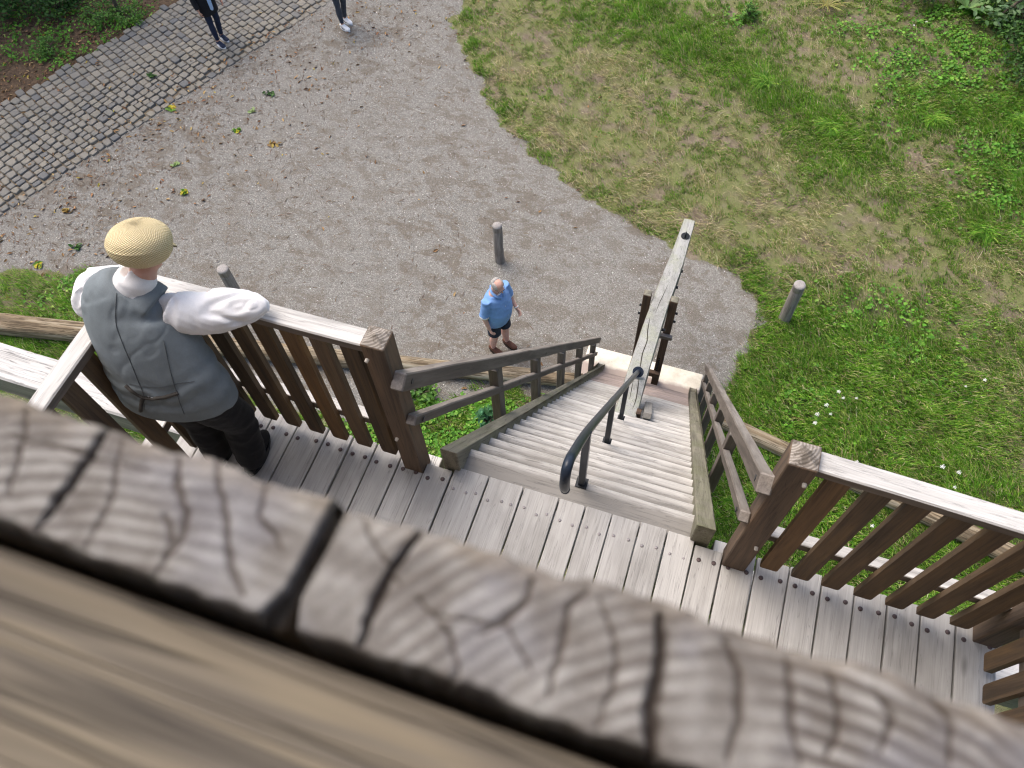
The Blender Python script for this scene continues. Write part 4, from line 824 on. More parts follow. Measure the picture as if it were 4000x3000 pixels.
def rosette(label, u, v, n, L, w, cols, name, cat, rise=.6):
    p = at(u, v); t = thing(name, label, cat, (p[0], p[1], 0))
    for i in range(n):
        an = i * 2.399; ln = L * random.uniform(.7, 1.1); el = rise * random.uniform(.7, 1.3); pts = [np.array([math.cos(an) * ln * s_ * math.cos(el * (1 - .6 * s_)), math.sin(an) * ln * s_ * math.cos(el * (1 - .6 * s_)), ln * math.sin(el) * s_ * (1.15 - .5 * s_)]) + [p[0], p[1], 0] for s_ in (0, .3, .6, .85, 1)]
        v_, f_ = [], []; sd_ = np.array([-math.sin(an), math.cos(an), 0])
        for q, ww in zip(pts, (.3, .9, 1, .6, .05)): v_ += [q - sd_ * w * ww / 2, q + [0, 0, -.15 * w * ww], q + sd_ * w * ww / 2]
        for k in range(4): f_ += [(3 * k, 3 * k + 1, 3 * k + 4, 3 * k + 3), (3 * k + 1, 3 * k + 2, 3 * k + 5, 3 * k + 4)]
        obj('leaf', mesh('leaf', v_, f_, M_LEAF, True, np.repeat(palette(1, cols, [1] * len(cols)), len(v_), 0)), parent=t)
rosette('tall plant with long pale green leaves at the top right', 3775, 40, 11, .62, .10, [(.16, .29, .10), (.12, .24, .07)], 'foxglove_plant', 'plant', .8)
rosette('yellowing seeding grass tuft on the top edge of the meadow', 3225, 25, 60, .55, .012, [(.40, .36, .10), (.30, .32, .09), (.34, .30, .12)], 'grass_tuft', 'grass tuft', .7)
def tuft(label, u, v, n, L, bias):
    p = at(u, v); t = thing('grass_tuft', label, 'grass tuft', (p[0], p[1], 0)); V_, F_, C_ = [], [], []
    for i in range(n):
        b0 = np.array([p[0], p[1], -.01]) + [random.gauss(0, .06), random.gauss(0, .05), 0]; an = bias + random.gauss(0, .95); ln = L * random.uniform(.45, 1.1); el = random.uniform(.5, 1.3); q = b0.copy(); sd_ = np.array([-math.sin(an), math.cos(an), 0]); k0 = len(V_)
        for s_, w in ((0, .008), (.35, .010), (.7, .008), (1, .001)):
            e2 = el - 1.5 * s_; V_ += [q - sd_ * w / 2, q + sd_ * w / 2]; q = q + ln * .33 * np.array([math.cos(an) * math.cos(e2), math.sin(an) * math.cos(e2), math.sin(e2) * .9]); q[2] = max(q[2], .015)
        F_ += [(k0 + 2 * j, k0 + 2 * j + 1, k0 + 2 * j + 3, k0 + 2 * j + 2) for j in range(3)]; C_.append(np.repeat(palette(1, GREENS, (3, 4, 2, 3, 1)), 8, 0))
    tag(obj('blades', mesh('blades', np.array(V_), F_, M_GRASS, False, np.vstack(C_)), parent=t), kind='stuff')
for lab, u, v, bi in [('big arching green grass tuft right of the dry patch', 3640, 470, -1.2), ('grass tuft below the dry meadow on the right', 3840, 910, -2.2), ('arching grass tuft in the middle of the meadow', 3240, 500, -2.0), ('grass tuft near the right edge of the shaded meadow', 3960, 480, -1.0), ('grass tuft on the shaded top of the meadow', 2990, 330, -2.4)]:
    tuft(lab, u, v, 260, .34, bi)
st_ = thing('tree_stump_stem', 'thin bare stem rising from the leafy bank at the top left', 'stem', (at(470, 55)[0], at(470, 55)[1], 0)); p = at(470, 55); obj('stem', mesh('stem', *tube([(p[0], p[1], -.03), (p[0] - .02, p[1] + .03, .4), (p[0] + .02, p[1] + .1, 2.2)], [.045, .035, .02], seg=8), M_BARK, True), parent=st_)

# ------------------------------------------------------------------ people
def cloth(name, col, var=.12, sc=420, bump=.0006, rough=.9, slub=0.0):
    w = NT(name, rough); c_ = w.coord((1, 1, 1), False); n_ = w.noise(c_, 8, 4, .6); th = w.noise(w.coord((1, 1, 1), False), sc, 2, .6)
    c1 = w.ramp(n_, [(.3, tuple(x * (1 - var) for x in col)), (.7, tuple(min(.95, x * (1 + var)) for x in col))])
    c1 = w.mix(w.ramp(th, [(.35, .25), (.65, 0)]), c1, tuple(x * .6 for x in col)); w.b.inputs['Sheen Weight'].default_value = .05
    return w.out(c1, th, bump)
def skinmat(name, col, red):
    w = NT(name, .55); c_ = w.coord((1, 1, 1), False); n_ = w.noise(c_, 22, 4, .6)
    w.b.inputs['Subsurface Weight'].default_value = .12; w.b.inputs['Subsurface Radius'].default_value = (.01, .004, .002); w.b.inputs['Subsurface Scale'].default_value = .5
    return w.out(w.ramp(n_, [(.35, col), (.65, red)]), w.noise(c_, 90, 3, .6), .0006)
M_SKIN = skinmat('skin', (.50, .29, .205), (.45, .22, .155)); M_SKINR = skinmat('sunburnt_skin', (.60, .37, .30), (.54, .30, .235))
M_SHIRT = cloth('white_linen', (.80, .80, .82), .04); M_VEST = cloth('grey_wool_vest', (.18, .21, .23), .18, 300, .001); M_TROUS = cloth('black_trousers', (.009, .009, .011), .2); M_BLUE = cloth('blue_linen_shirt', (.19, .35, .67), .12, 260, .001)
M_NAVY = cloth('navy_shorts', (.016, .022, .042), .2); M_JEAN = cloth('dark_jeans', (.018, .026, .055), .25); M_JACK = cloth('black_jacket', (.012, .013, .016), .2); M_GJEAN = cloth('grey_jeans', (.05, .058, .075), .25); M_GREYT = cloth('light_grey_top', (.32, .36, .42), .1)
M_SHOEB = plain('brown_leather', (.105, .045, .028), .45, 0, .25, 40); M_SHOEN = plain('navy_suede', (.02, .028, .055), .8); M_WHITE = plain('white_leather', (.78, .78, .78), .5, 0, .05); M_HAIR = plain('grey_hair', (.36, .34, .32), .8, 0, .35, 60, .002); M_EYE = plain('eye', (.03, .025, .02), .3); M_GLASS = plain('spectacle_frame', (.05, .05, .06), .3, .7); M_DARKHAIR = plain('dark_hair', (.05, .035, .025), .7, 0, .3, 50, .002)
def nrm(v): v = np.array(v, float); return v / np.linalg.norm(v)
def head(c, fwd, up, s=1.0):
    """skull, jaw, nose, ears, brow in one set of closed shapes; axes right, forward, up"""
    f_ = nrm(fwd); u_ = nrm(np.array(up) - f_ * (np.array(up) @ f_)); r_ = np.cross(f_, u_); M = np.stack([r_, f_, u_], 1); c = np.array(c, float)
    L = lambda x, y, z: c + M @ (np.array([x, y, z]) * s)
    P = [ball(L(0, -.012, .022), np.array([.073, .092, .085]) * s, M=M), ball(L(0, .022, -.032), np.array([.056, .066, .075]) * s, M=M), ball(L(0, .055, -.085), np.array([.032, .028, .025]) * s, 12, 8, M=M), ball(L(0, .082, .022), np.array([.05, .016, .012]) * s, 12, 8, M=M)]
    P.append(tube([L(0, .086, .012), L(0, .104, -.014), L(0, .108, -.026), L(0, .085, -.034)], [.008 * s, .012 * s, .015 * s, .008 * s], seg=8)); P.append(ball(L(0, .083, -.058), np.array([.024, .012, .008]) * s, 10, 6, M=M))
    for q in (-1, 1): P += [ball(L(q * .075, -.008, -.012), np.array([.010, .020, .030]) * s, 10, 8, M=M), ball(L(q * .045, .06, -.025), np.array([.02, .02, .022]) * s, 10, 8, M=M)]
    return P, L, M
def hand(w, d_, palm, thumb, s=1.0, curl=.5):
    """palm, four bent unequal fingers and a thumb set on the side of the palm"""
    d_ = nrm(d_); n_ = nrm(np.array(palm) - d_ * (np.array(palm) @ d_)); t_ = nrm(np.array(thumb) - d_ * (np.array(thumb) @ d_) - n_ * (np.array(thumb) @ n_)); w = np.array(w, float)
    P = [tube([w, w + d_ * .03 * s, w + d_ * .07 * s, w + d_ * .088 * s], [(.026 * s, .018 * s), (.036 * s, .016 * s), (.04 * s, .014 * s), (.036 * s, .011 * s)], seg=10, ref=t_)]
    for k, (o_, ln) in enumerate(((.03, .068), (.0105, .078), (-.0095, .072), (-.029, .056))):
        b0 = w + d_ * .08 * s + t_ * o_ * s; a1, a2, a3 = curl * .5, curl * 1.3, curl * 1.9; pts = [b0 - d_ * .01 * s, b0]
        for an, q in ((a1, .45), (a2, .32), (a3, .23)): pts.append(pts[-1] + (d_ * math.cos(an) + n_ * math.sin(an)) * ln * q * s)
        P.append(tube(pts, [.0095 * s, .0098 * s, .009 * s, .0085 * s, .006 * s], seg=8, ref=t_))
    b0 = w + d_ * .025 * s + t_ * .026 * s; P.append(tube([b0, b0 + (t_ * .6 + d_ * .7 + n_ * .2) * .026 * s, b0 + (t_ * .5 + d_ * 1.6 + n_ * .8) * .028 * s, b0 + (t_ * .3 + d_ * 2.3 + n_ * 1.3) * .028 * s], [.014 * s, .012 * s, .0105 * s, .007 * s], seg=8, ref=d_))
    return P
def shoe(ankle, fwd, s=1.0, up=.05):
    f_ = nrm([fwd[0], fwd[1], 0]); r_ = np.array([f_[1], -f_[0], 0]); a_ = np.array([ankle[0], ankle[1], 0.0]); z0 = ankle[2]
    U = tube([a_ + [0, 0, z0] - f_ * .075 * s + [0, 0, .035], a_ + [0, 0, z0 + .048] - f_ * .035 * s, a_ + [0, 0, z0 + .05] + f_ * .03 * s, a_ + [0, 0, z0 + .04] + f_ * .09 * s, a_ + [0, 0, z0 + .034] + f_ * .145 * s, a_ + [0, 0, z0 + .028] + f_ * .178 * s], [(.022 * s, .025), (.036 * s, .042), (.038 * s, .045), (.043 * s, .034), (.042 * s, .027), (.018 * s, .012)], seg=12, ref=r_)
    C_ = tube([a_ + [0, 0, z0 + .05], a_ + [0, 0, z0 + .05 + up]], [(.034 * s, .04 * s), (.034 * s, .038 * s)], seg=12, sub=1, ref=r_)
    v = []
    for z in (z0 + .001, z0 + .022):
        for t in np.linspace(0, 2 * math.pi, 20, endpoint=False): v.append(a_ + f_ * (.052 + .135 * math.cos(t)) * s + r_ * (.045 - .006 * math.cos(t * 2)) * math.sin(t) * s + [0, 0, z])
    Sf = [tuple(range(19, -1, -1)), tuple(range(20, 40))] + [(i, (i + 1) % 20, 20 + (i + 1) % 20, 20 + i) for i in range(20)]
    return [U, C_], (np.array(v), Sf), f_, r_
def foldfn(amp, sx, sz, seed=0, extra=None):
    def fn(co):
        a_ = fbm(co[:, 0] * sx + co[:, 1] * sx * .7 + seed, co[:, 2] * sz + co[:, 1] * 2, seed % 5, 3); r_ = amp * (np.abs(a_ - .5) * -4 + .6)
        return r_ + (extra(co) if extra else 0)
    return fn

# ---- the man in vest and cap leaning on the railing corner
VM = thing('person', 'person in straw flat cap, white shirt and grey vest leaning on the platform railing', 'person', R3(-2.06, 1.15, 0))
rt = nrm([.987, .16, 0]); fw = nrm([-.16, .987, 0])
hc = np.array(R3(-2.035, 1.375, 1.455)); hp_, HL, HM = head(hc, (-.12, .9, -.40), (-.03, .35, 1), .98)
shR, elR, wrR = np.array(R3(-1.985, 1.265, 1.222)), np.array(R3(-1.655, 1.405, 1.205)), np.array(R3(-1.88, 1.405, 1.185))
shL, elL, wrL = np.array(R3(-2.275, 1.205, 1.22)), np.array(R3(-2.365, 1.315, 1.215)), np.array(R3(-2.25, 1.405, 1.19))
tor = [((-2.020, 1.110, .76), (.240, .135)), ((-2.020, 1.118, .86), (.236, .135)), ((-2.040, 1.140, .97), (.220, .132)), ((-2.072, 1.175, 1.08), (.203, .128)), ((-2.112, 1.215, 1.18), (.182, .118)), ((-2.120, 1.245, 1.25), (.155, .095)), ((-2.092, 1.275, 1.305), (.110, .075)), ((-2.066, 1.298, 1.34), (.065, .058))]
TP_, TRd = [R3(*p) for p, _ in tor], [r for _, r in tor]
sc_ = lambda k: [(a_ * k, b_ * k) for a_, b_ in TRd]
hipL, hipR = np.array(R3(-2.12, 1.10, .80)), np.array(R3(-1.92, 1.13, .80)); knL, knR = np.array(R3(-2.13, 1.18, .42)), np.array(R3(-1.925, 1.215, .42)); anL, anR = np.array(R3(-2.135, 1.145, .06)), np.array(R3(-1.945, 1.165, .06))
bp = hp_ + [tube([hc - [0, .03, .05], np.array(R3(-2.05, 1.315, 1.34)), np.array(R3(-2.07, 1.28, 1.27))], [.05, .05, .04], seg=12), tube(TP_[:6], sc_(.80)[:6], seg=18, ref=rt)]
bp += [tube([a_, b_, c_], [.03, .028, .024], seg=10) for a_, b_, c_ in ((shR, elR, wrR), (shL, elL, wrL))] + [tube([a_, b_, c_, c_ + [0, .0, -.04]], [.075, .055, .036, .034], seg=10) for a_, b_, c_ in ((hipL, knL, anL), (hipR, knR, anR))]
bp += hand(wrR, (-.15, .55, -.8), (0, -.6, -.5), (-.9, .2, .1), .95) + hand(wrL, (.15, .55, -.8), (0, -.6, -.5), (.9, .2, .1), .95)
body = obj('body', fuse('body', bp, .007, 3, M_SKINR), parent=VM)
for q in (-1, 1): obj('eye', mesh('eye', *ball(HL(q * .03, .078, .005), .009, 8, 6), M_EYE, True), parent=body)
obj('hair', fuse('hair', [ball(HL(0, -.03, .0), (.07, .06, .05), M=HM)], .006, 4, M_HAIR), parent=VM)
sleeve = lambda s_, e_, w_, k_=1.0: [tube([s_ + (e_ - s_) * .02 + [0, .05, -.02], s_ + (e_ - s_) * .13, s_ + (e_ - s_) * .45 + [0, -.008, -.022], s_ + (e_ - s_) * .8 + [0, 0, -.008], e_, e_ + (e_ - s_) * .16], [.05, .080 * k_, .086 * k_, .074 * k_, .058 * k_, .02], seg=16), tube([e_ + (w_ - e_) * .0, (e_ + w_) / 2, w_ - (w_ - e_) * .05], [.056 * k_, .050 * k_, .040], seg=14)]
def slf(co):
    w_ = .03 * (fbm(co[:, 0] * 9, co[:, 2] * 9, 1, 2) - .5); a_ = fbm(co[:, 0] * 3.2 + 3, (co[:, 2] + w_) * 15 + co[:, 0] * 5 - co[:, 1] * 6, 2, 2); c2_ = fbm(co[:, 0] * 8 + 7, co[:, 2] * 30 + co[:, 0] * 22 - co[:, 1] * 9, 5, 2); return -.018 * np.exp(-((a_ - .5) / .04) ** 2) - .003 * np.exp(-((c2_ - .5) / .04) ** 2) + .006 * (fbm(co[:, 0] * 11, co[:, 2] * 11 + co[:, 1] * 5, 4, 2) - .5) + .004
obj('shirt', fuse('shirt', [tube(TP_[1:], sc_(.85)[1:], seg=20, ref=rt)] + sleeve(shR, elR, wrR) + sleeve(shL, elL, wrL, .9) + [tube([np.array(R3(-2.09, 1.275, 1.30)), np.array(R3(-2.076, 1.288, 1.33)), np.array(R3(-2.064, 1.299, 1.352)), np.array(R3(-2.056, 1.306, 1.372)), np.array(R3(-2.056, 1.307, 1.374))], [(.085, .070), (.080, .072), (.074, .070), (.068, .066), (.03, .03)], seg=18, ref=rt)], .0065, 4, M_SHIRT, slf), parent=VM)
def vf(co):
    z = co[:, 2] - PZ; x = (co - np.array([-2.06, 1.15, PZ])) @ rt
    drag = fbm(x * 3.5 + z * 3, z * 6.5 - x * 4.5, 1, 3); low = np.clip((1.0 - z) / .2, 0, 1)
    return -.0065 * np.exp(-((drag - .5) / .03) ** 2) * (.45 + low) + .005 * np.sin(z * 70 + 4 * vn(x * 9, z * 6, 3)) * np.exp(-((z - .95) / .09) ** 2)
vest_p = [tube([R3(-2.02, 1.110, .755)] + TP_[1:6] + [R3(-2.098, 1.272, 1.312), R3(-2.082, 1.284, 1.338)], [(.282, .150), (.272, .148), (.250, .145), (.228, .144), (.206, .138), (.184, .120), (.140, .102), (.092, .080)], seg=26, ref=rt)]
vest_p += [tube([R3(-2.09, 1.275, 1.295), (shR * .55 + np.array(R3(-2.09, 1.275, 1.295)) * .45) + [0, 0, .045], shR + [-.006, 0, .055]], [(.052, .072), (.05, .08), (.045, .085)], seg=14, ref=(0, 0, 1)), tube([R3(-2.10, 1.268, 1.275), (shL * .55 + np.array(R3(-2.10, 1.268, 1.275)) * .45) + [0, 0, .035], shL + [.0, 0, .05]], [(.05, .07), (.042, .075), (.035, .075)], seg=14, ref=(0, 0, 1))]
vest_p += [ball(shR + [-.055, -.012, .012], (.07, .085, .075)), ball(shL + [.05, -.005, .012], (.06, .08, .07))]
vme = fuse('vest', vest_p, .008, 4, M_VEST, vf)
bm = bmesh.new(); bm.from_mesh(vme); bmesh.ops.bisect_plane(bm, geom=bm.verts[:] + bm.edges[:] + bm.faces[:], plane_co=R3(-2.05, 1.1, .80), plane_no=(.03, -.06, -1), clear_outer=True); bm.to_mesh(vme); bm.free()
vest = obj('vest', vme, parent=VM); sol = vest.modifiers.new('s', 'SOLIDIFY'); sol.thickness = .004
bvh = BVHTree.FromPolygons([p.co for p in vme.vertices], [list(p.vertices) for p in vme.polygons])
def onto(px, lift=.002):
    out_ = []
    for u_, v_ in px:
        h = bvh.ray_cast(Vector(CAM), Vector(ray(u_, v_)))
        if h[0] is not None: out_.append(np.array(h[0]) - lift * nrm(ray(u_, v_)))
    return out_
def band(name, px, r, mat, parent):
    d_ = catmull(np.array(px, float), 5); p = onto([tuple(q) for q in d_])
    if len(p) > 2: return obj(name, mesh(name, *tube(p, [r] * len(p), seg=6, sub=1), mat, True), parent=parent)
M_SEAM = cloth('seam_thread', (.075, .085, .092), .1); M_STRAP = cloth('strap_cloth', (.055, .05, .045), .2)
band('seam', [(455, 1145), (452, 1258), (478, 1340), (512, 1420), (540, 1490), (560, 1541), (563, 1600)], .0016, M_SEAM, vest); band('seam', [(640, 1330), (654, 1397), (668, 1460), (687, 1523), (705, 1580), (720, 1618)], .0014, M_SEAM, vest); band('seam', [(505, 1500), (560, 1510), (630, 1512), (690, 1500), (760, 1490)], .0012, M_SEAM, vest)
sp_ = band('strap', [(491, 1505), (520, 1530), (556, 1550), (591, 1556), (640, 1552), (696, 1535)], .009, M_STRAP, vest)
if sp_:
    band('strap_tail', [(560, 1550), (552, 1575), (549, 1605)], .009, M_STRAP, sp_); pb = onto([(592, 1555)], .008)
    if pb: obj('buckle', mesh('buckle', *tube([pb[0] + np.array(q) * .014 for q in ((-1, 0, -.6), (1, 0, -.6), (1, 0, .6), (-1, 0, .6), (-1, 0, -.6))], [.002] * 5, seg=6, sub=1), plain('steel_buckle', (.6, .6, .6), .3, 1.0), True), parent=sp_)
def leg(h_, k_, a_, r0, r1, r2, out=0): return tube([h_ + [0, 0, .06], h_, (h_ + k_) / 2, k_, (k_ + a_) / 2, a_], [r0 * 1.05, r0, (r0 + r1) / 2 * 1.03, r1, (r1 + r2) / 2, r2], seg=16)
tp = [tube([R3(-2.02, 1.115, .74), R3(-2.02, 1.118, .82), R3(-2.02, 1.12, .92)], [(.205, .118), (.21, .120), (.20, .112)], seg=18, ref=rt), leg(hipL, knL, anL, .108, .085, .075), leg(hipR, knR, anR, .108, .085, .075)]
obj('trousers', fuse('trousers', tp, .009, 5, M_TROUS, foldfn(.006, 8, 9, 3)), parent=VM)
for an_ in (anL, anR):
    up_, so_, f_, r_ = shoe(np.array([an_[0], an_[1], PZ + .003]), fw, 1.0, .04); o = obj('shoe', fuse('shoe', up_, .006, 3, M_TROUS), parent=VM); obj('sole', mesh('sole', *so_, M_IRON), parent=o)
cu = nrm([-.02, .50, .87]); cc_ = np.array(R3(-2.03, 1.372, 1.492)); cf = nrm(np.cross(cu, rt)); 
cw = NT('woven_straw', .75); cA = cw.n('ShaderNodeAttribute', attribute_name='Col'); cS = cw.n('ShaderNodeSeparateColor'); cw.l(cA.outputs['Color'], cS.inputs[0])
wob = cw.math('MULTIPLY', cw.noise(cw.coord((1, 1, 1), False), 40, 2, .5), 1.5)
sn = [cw.math('ABSOLUTE', cw.math('SINE', cw.math('ADD', cw.math('MULTIPLY', cS.outputs[i], 360.0), wob))) for i in (0, 1)]
wv2 = cw.math('MULTIPLY', sn[0], sn[1]); wcol = cw.ramp(wv2, [(.0, (.30, .22, .10)), (.3, (.60, .49, .27)), (.75, (.80, .70, .47))]); M_STRAW = cw.out(wcol, wv2, .002)
def weave(v_):
    v_ = np.asarray(v_); a_ = np.arctan2(v_ @ rt, -(v_ @ cf)); h_ = v_ @ cu; rr_ = np.hypot(v_ @ rt, v_ @ cf); s_ = np.arctan2(h_ + .02, rr_) * .12; a_ = a_ * .0955
    return np.stack([a_ * .8 + s_, a_ * .8 - s_, a_ * 0], 1)
cz = [(.005 + (.080 if t > 0 else .092) * t, .1235 * (1 - abs(t) ** 2.3) ** .5 + .004, .137 * (1 - abs(t) ** 2.3) ** .5 + .004, .010 * (1 - abs(t))) for t in (-.9, -.78, -.6, -.35, -.1, .15, .4, .6, .78, .9, .97, .999)]
cpv, cpf = tube([cc_ + cu * z + cf * o_ for z, _, _, o_ in cz], [(a_ * .89, b_ * .93) for _, a_, b_, _ in cz], seg=36, ref=rt, sub=4)
Mc = Matrix.Translation(cc_); cpv = cpv - cc_; cpv = cpv * (1 + .02 * (fbm(cpv[:, 0] * 30 + 5, cpv[:, 1] * 30 + 5, 2)[:, None] - .5))
cap = obj('cap', mesh('cap', cpv, cpf, M_STRAW, True, weave(cpv)), Mc, VM)
v = []
for k, t in enumerate(np.linspace(-.75, .75, 15)):
    for q, dz in ((.08, -.03), (.125, -.028), (.165, -.045), (.165, -.050), (.12, -.036), (.08, -.04)): v.append(rt * math.sin(t) * q * .7 + cf * (math.cos(t) * q + .01) + cu * dz)
f = [(6 * k + j, 6 * k + (j + 1) % 6, 6 * k + 6 + (j + 1) % 6, 6 * k + 6 + j) for k in range(14) for j in range(6)]
obj('peak', mesh('peak', v, f, M_STRAW, True, weave(v)), Mc, cap)

# ---- standing people
def figure(label, loc, fwd, Hh, spec, vox):
    """builds in local axes (x right, y forward, z up)"""
    an = math.atan2(fwd[1], fwd[0]) - math.pi / 2; t = thing('person', label, 'person', loc, None, an); T = WM[t.as_pointer()]; g_ = spec.get('girth', 1.0)
    P = lambda x, y, z: np.array([x * Hh, y * Hh, z * Hh]); u = Hh / 1.7
    hd = P(*spec.get('head', (0, .02, .93))); hpt, HL, HM = head(hd, spec.get('look', (0, 1, -.1)), (0, .0, 1), .98 * u)
    A = {k: P(*q) for k, q in spec['j'].items()}
    neck = tube([hd - [0, .01, .04], P(0, .0, .865), P(0, -.01, .82)], [.056 * u, .058 * u, .075 * u], seg=12); rings = [(P(x, y, z), (a_ * Hh, b_ * Hh)) for x, y, z, a_, b_ in spec['torso']]
    b = hpt + [neck, tube([p for p, _ in rings], [(a_ * .88, b_ * .88) for _, (a_, b_) in rings], seg=18)]
    for s_ in 'RL':
        b += [tube([A['sh' + s_], (A['sh' + s_] + A['el' + s_]) / 2, A['el' + s_], A['wr' + s_]], [.046 * u * g_, .042 * u * g_, .037 * u * g_, .026 * u], seg=12)]
        q = 1 if s_ == 'R' else -1; dw = A['wr' + s_] - A['el' + s_]; b += hand(A['wr' + s_], dw + np.array([0, .03, -.02]), (-q, .2, 0), (0, 1, .2), .95 * u, spec.get('curl', .7))
        b += [tube([A['hp' + s_], A['kn' + s_], A['kn' + s_] * .55 + A['an' + s_] * .45 + [0, -.012, 0], A['an' + s_], A['an' + s_] - [0, 0, .03]], [.078 * u * g_, .052 * u * g_, .054 * u * g_, .034 * u, .036 * u], seg=12)]
    body = obj('body', fuse('body', b, vox, 3, spec.get('skin', M_SKIN)), T, t)
    for q in (-1, 1): obj('eye', mesh('eye', *ball(HL(q * .03, .079, .004), .009 * u, 8, 6), M_EYE, True), T, body)
    return t, T, A, P, u, rings, HL, HM, body
mid = lambda a_, b_, k: a_ + (b_ - a_) * k
# man in the blue shirt
spec = dict(girth=1.12, skin=M_SKINR, head=(.0, .035, .925), look=(.12, .95, -.42), curl=1.1,
    j=dict(shR=(.112, 0, .80), elR=(.150, -.005, .625), wrR=(.150, .045, .485), shL=(-.112, 0, .80), elL=(-.150, .01, .63), wrL=(-.128, .115, .545), hpR=(.056, 0, .50), knR=(.062, .012, .275), anR=(.065, -.02, .045), hpL=(-.056, 0, .50), knL=(-.062, .02, .275), anL=(-.066, .03, .045)),
    torso=[(0, 0, .46, .105, .085), (0, .012, .55, .112, .10), (0, .016, .63, .115, .103), (0, .008, .72, .112, .088), (0, 0, .785, .105, .068), (0, -.002, .825, .07, .05), (0, 0, .85, .04, .04)])
t, T, A, P, u, rings, HL, HM, body = figure('person in blue short sleeved shirt and navy shorts standing on the gravel beside the stairs', (-2.43, 5.69, 0), (.86, -.34), 1.60, spec, .0075)
def fsh(co): return foldfn(.006, 9, 12, 2)(co)
shirt = [tube([rings[0][0] - [0, 0, .03]] + [p for p, _ in rings[:-1]], [(rings[0][1][0] * 1.16, rings[0][1][1] * 1.16)] + [(a_ * 1.12, b_ * 1.12) for _, (a_, b_) in rings[:-1]], seg=24)]
for s_ in 'RL': shirt.append(tube([A['sh' + s_] + [0, 0, .015], mid(A['sh' + s_], A['el' + s_], .35), mid(A['sh' + s_], A['el' + s_], .75), mid(A['sh' + s_], A['el' + s_], .9)], [.062, .066, .070, .071], seg=14))
so = obj('shirt', fuse('shirt', shirt, .008, 4, M_BLUE, fsh), T, t)
for s_ in 'RL': obj('cuff', mesh('cuff', *tube([mid(A['sh' + s_], A['el' + s_], .86), mid(A['sh' + s_], A['el' + s_], .97)], [.0685, .0675], seg=16, sub=1), M_SHIRT, True), T, so)
obj('undershirt', fuse('undershirt', [tube([P(0, .04, .79), P(0, .03, .825)], [(.04, .03), (.045, .036)], seg=12), ball(P(0, .066, .778), (.022, .018, .04))], .006, 3, M_SHIRT), T, t)
for s_ in (-1, 1): obj('collar', mesh('collar', *tube([P(s_ * .012, .075, .80), P(s_ * .04, .055, .835), P(s_ * .045, .0, .862), P(0, -.042, .872)], [(.012, .006), (.02, .008), (.018, .008), (.018, .008)], seg=8), M_BLUE, True), T, so)
for k in range(6):
    z = .77 - k * .052; y = float(np.interp(z, [r_[0][2] / 1.6 for r_ in rings], [r_[0][1] / 1.6 + r_[1][1] / 1.6 * 1.12 for r_ in rings])); obj('button', mesh('button', *ball(P(.004, y + .001, z), (.0065, .004, .0065), 8, 6), M_WHITE, True), T, so)
sh_ = [tube([P(0, 0, .44), P(0, .004, .5), P(0, .005, .56)], [(.178, .148), (.182, .155), (.175, .15)], seg=18)] + [tube([A['hp' + s_], mid(A['hp' + s_], A['kn' + s_], .5), mid(A['hp' + s_], A['kn' + s_], .92)], [.098, .096, .092], seg=14) for s_ in 'RL']
obj('shorts', fuse('shorts', sh_, .009, 4, M_NAVY, foldfn(.004, 9, 9, 1)), T, t)
for s_ in 'RL':
    up_, sol_, f_, r_ = shoe(A['an' + s_] * [1, 1, 0] + [0, 0, .002], (0, 1, 0), 1.0, .0); o = obj('shoe', fuse('shoe', up_[:1], .006, 3, M_SHOEB), T, t); obj('sole', mesh('sole', *sol_, plain('dark_sole', (.03, .02, .015), .8)), T, o)
obj('hair', fuse('hair', [ball(HL(q * .055, -.02, .022), (.028, .066, .056), M=HM) for q in (-1, 1)] + [ball(HL(0, -.076, .022), (.068, .040, .064), M=HM)], .005, 3, M_HAIR), T, t)
gl = []
for q in (-1, 1): gl.append(tube([HL(q * .03 + .024 * math.cos(k * .785), .098, .004 + .018 * math.sin(k * .785)) for k in range(9)], [.0018] * 9, seg=6, sub=1)); gl.append(tube([HL(q * .054, .096, .008), HL(q * .078, .02, .008)], [.002, .002], seg=6, sub=1))
obj('glasses', mesh('glasses', *join(gl), M_GLASS), T, t)
obj('bracelet', mesh('bracelet', *tube([A['wrL'] + (A['wrL'] - A['elL']) * -.14, A['wrL'] + (A['wrL'] - A['elL']) * -.09], [.036, .035], seg=12, sub=1), M_WHITE, True), T, t)
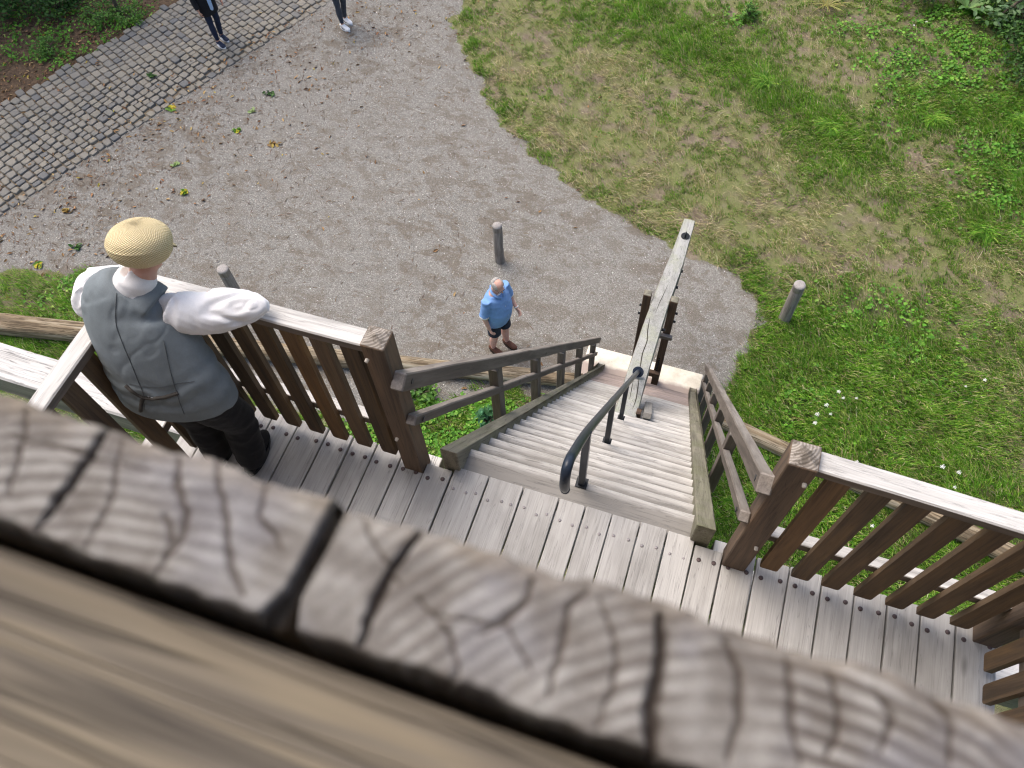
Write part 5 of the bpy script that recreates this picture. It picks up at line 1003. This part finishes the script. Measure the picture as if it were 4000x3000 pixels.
# two people cut off by the top edge of the picture
def walker(label, px, toe, Hh, top, trs, hair, jacket, sneak, hem, arms):
    p = at(*px); q = at(*toe[0]) - at(*toe[1]); loc = (p[0], p[1], float(gz(p[0], p[1])) + (.034 if p[0] < low_edge(p[1]) else .004))
    sp = dict(girth=.9, skin=M_SKIN, curl=.8, j=dict(shR=(.10, 0, .80), elR=(.135, -.01, .63), wrR=arms[0], shL=(-.10, 0, .80), elL=(-.135, .0, .63), wrL=arms[1], hpR=(.05, 0, .50), knR=(.05, .025, .28), anR=(.048, .035, .05), hpL=(-.05, 0, .50), knL=(-.05, .01, .28), anL=(-.052, -.035, .05)),
        torso=[(0, 0, .47, .10, .07), (0, 0, .54, .098, .07), (0, 0, .62, .088, .064), (0, 0, .72, .102, .068), (0, 0, .785, .10, .058), (0, 0, .825, .06, .045), (0, 0, .85, .036, .036)])
    t, T, A, P, u, rings, HL, HM, body = figure(label, loc, q, Hh, sp, .009)
    j_ = [tube([P(0, 0, hem)] + [a_ for a_, _ in rings[:-1]], [(.118 * Hh, .088 * Hh)] + [(a_ * 1.13, b_ * 1.16) for _, (a_, b_) in rings[:-1]], seg=20)]
    for s_ in 'RL': j_.append(tube([A['sh' + s_] + [0, 0, .01], mid(A['sh' + s_], A['el' + s_], .5), A['el' + s_], mid(A['el' + s_], A['wr' + s_], .9)], [.058, .056, .05, .042], seg=12))
    obj('jacket' if jacket else 'top', fuse('jacket', j_, .01, 4, top, foldfn(.005, 8, 9, 1)), T, t)
    l_ = [tube([P(0, 0, .45), P(0, 0, .52)], [(.098 * Hh, .074 * Hh), (.1 * Hh, .074 * Hh)], seg=16, sub=1)] + [tube([A['hp' + s_], mid(A['hp' + s_], A['kn' + s_], .5), A['kn' + s_], mid(A['kn' + s_], A['an' + s_], .45) - [0, .01, 0], A['an' + s_] + [0, 0, .03]], [.082 * u, .072 * u, .057 * u, .056 * u, .042 * u], seg=14) for s_ in 'RL']
    obj('jeans', fuse('jeans', l_, .009, 4, trs, foldfn(.004, 9, 14, 3)), T, t)
    for s_ in 'RL':
        up_, sol_, f_, r_ = shoe(A['an' + s_] * [1, 1, 0] + [0, 0, .002], (0, 1, 0), 1.05, .03); o = obj('shoe', fuse('shoe', up_, .007, 3, M_SHOEN if sneak == 'striped' else M_WHITE), T, t); obj('sole', mesh('sole', *sol_, M_WHITE), T, o)
        for q_ in (-1, 1):
            a0 = A['an' + s_] * [1, 1, 0]
            if sneak == 'striped':
                for k in range(3): obj('stripe', mesh('stripe', *tube([a0 + [q_ * .043, .045 + k * .022, .024], a0 + [q_ * .040, .030 + k * .022, .06]], [.005, .005], seg=6, sub=1), M_WHITE), T, o)
            else: obj('swoosh', mesh('swoosh', *tube([a0 + [q_ * .043, .10, .042], a0 + [q_ * .046, .055, .028], a0 + [q_ * .044, .03, .035], a0 + [q_ * .040, -.03, .065]], [.002, .006, .006, .001], seg=6), M_IRON), T, o)
        if sneak == 'striped': obj('toe_cap', mesh('toe_cap', *ball(A['an' + s_] * [1, 1, 0] + [0, .175, .024], (.03, .018, .016), 10, 6), M_WHITE, True), T, o)
    obj('hair', fuse('hair', [ball(HL(0, -.02, .035), (.083, .098, .085), M=HM), ball(HL(0, -.07, -.06), (.07, .045, .09), M=HM)], .008, 4, hair), T, t)
    return t, T, A, P, rings
t, T, A, P, rings = walker('person in black jacket, dark jeans and navy striped sneakers standing on the cobbles', (866, 168), ((877, 190), (835, 161)), 1.62, M_JACK, M_JEAN, M_DARKHAIR, True, 'striped', .385, ((.14, .05, .49), (-.13, .10, .52)))
obj('undershirt', fuse('undershirt', [tube([P(-.01, .065, .40), P(-.01, .078, .50), P(-.01, .078, .7)], [(.035, .02), (.04, .02), (.035, .02)], seg=10)], .008, 3, cloth('pale_blue_shirt', (.36, .52, .75), .1)), T, t)
walker('person in grey jeans and white sneakers at the top edge of the gravel', (1345, 95), ((1361, 117), (1320, 92)), 1.62, M_GREYT, M_GJEAN, M_DARKHAIR, False, 'white', .44, ((.14, .06, .49), (-.13, .05, .49)))
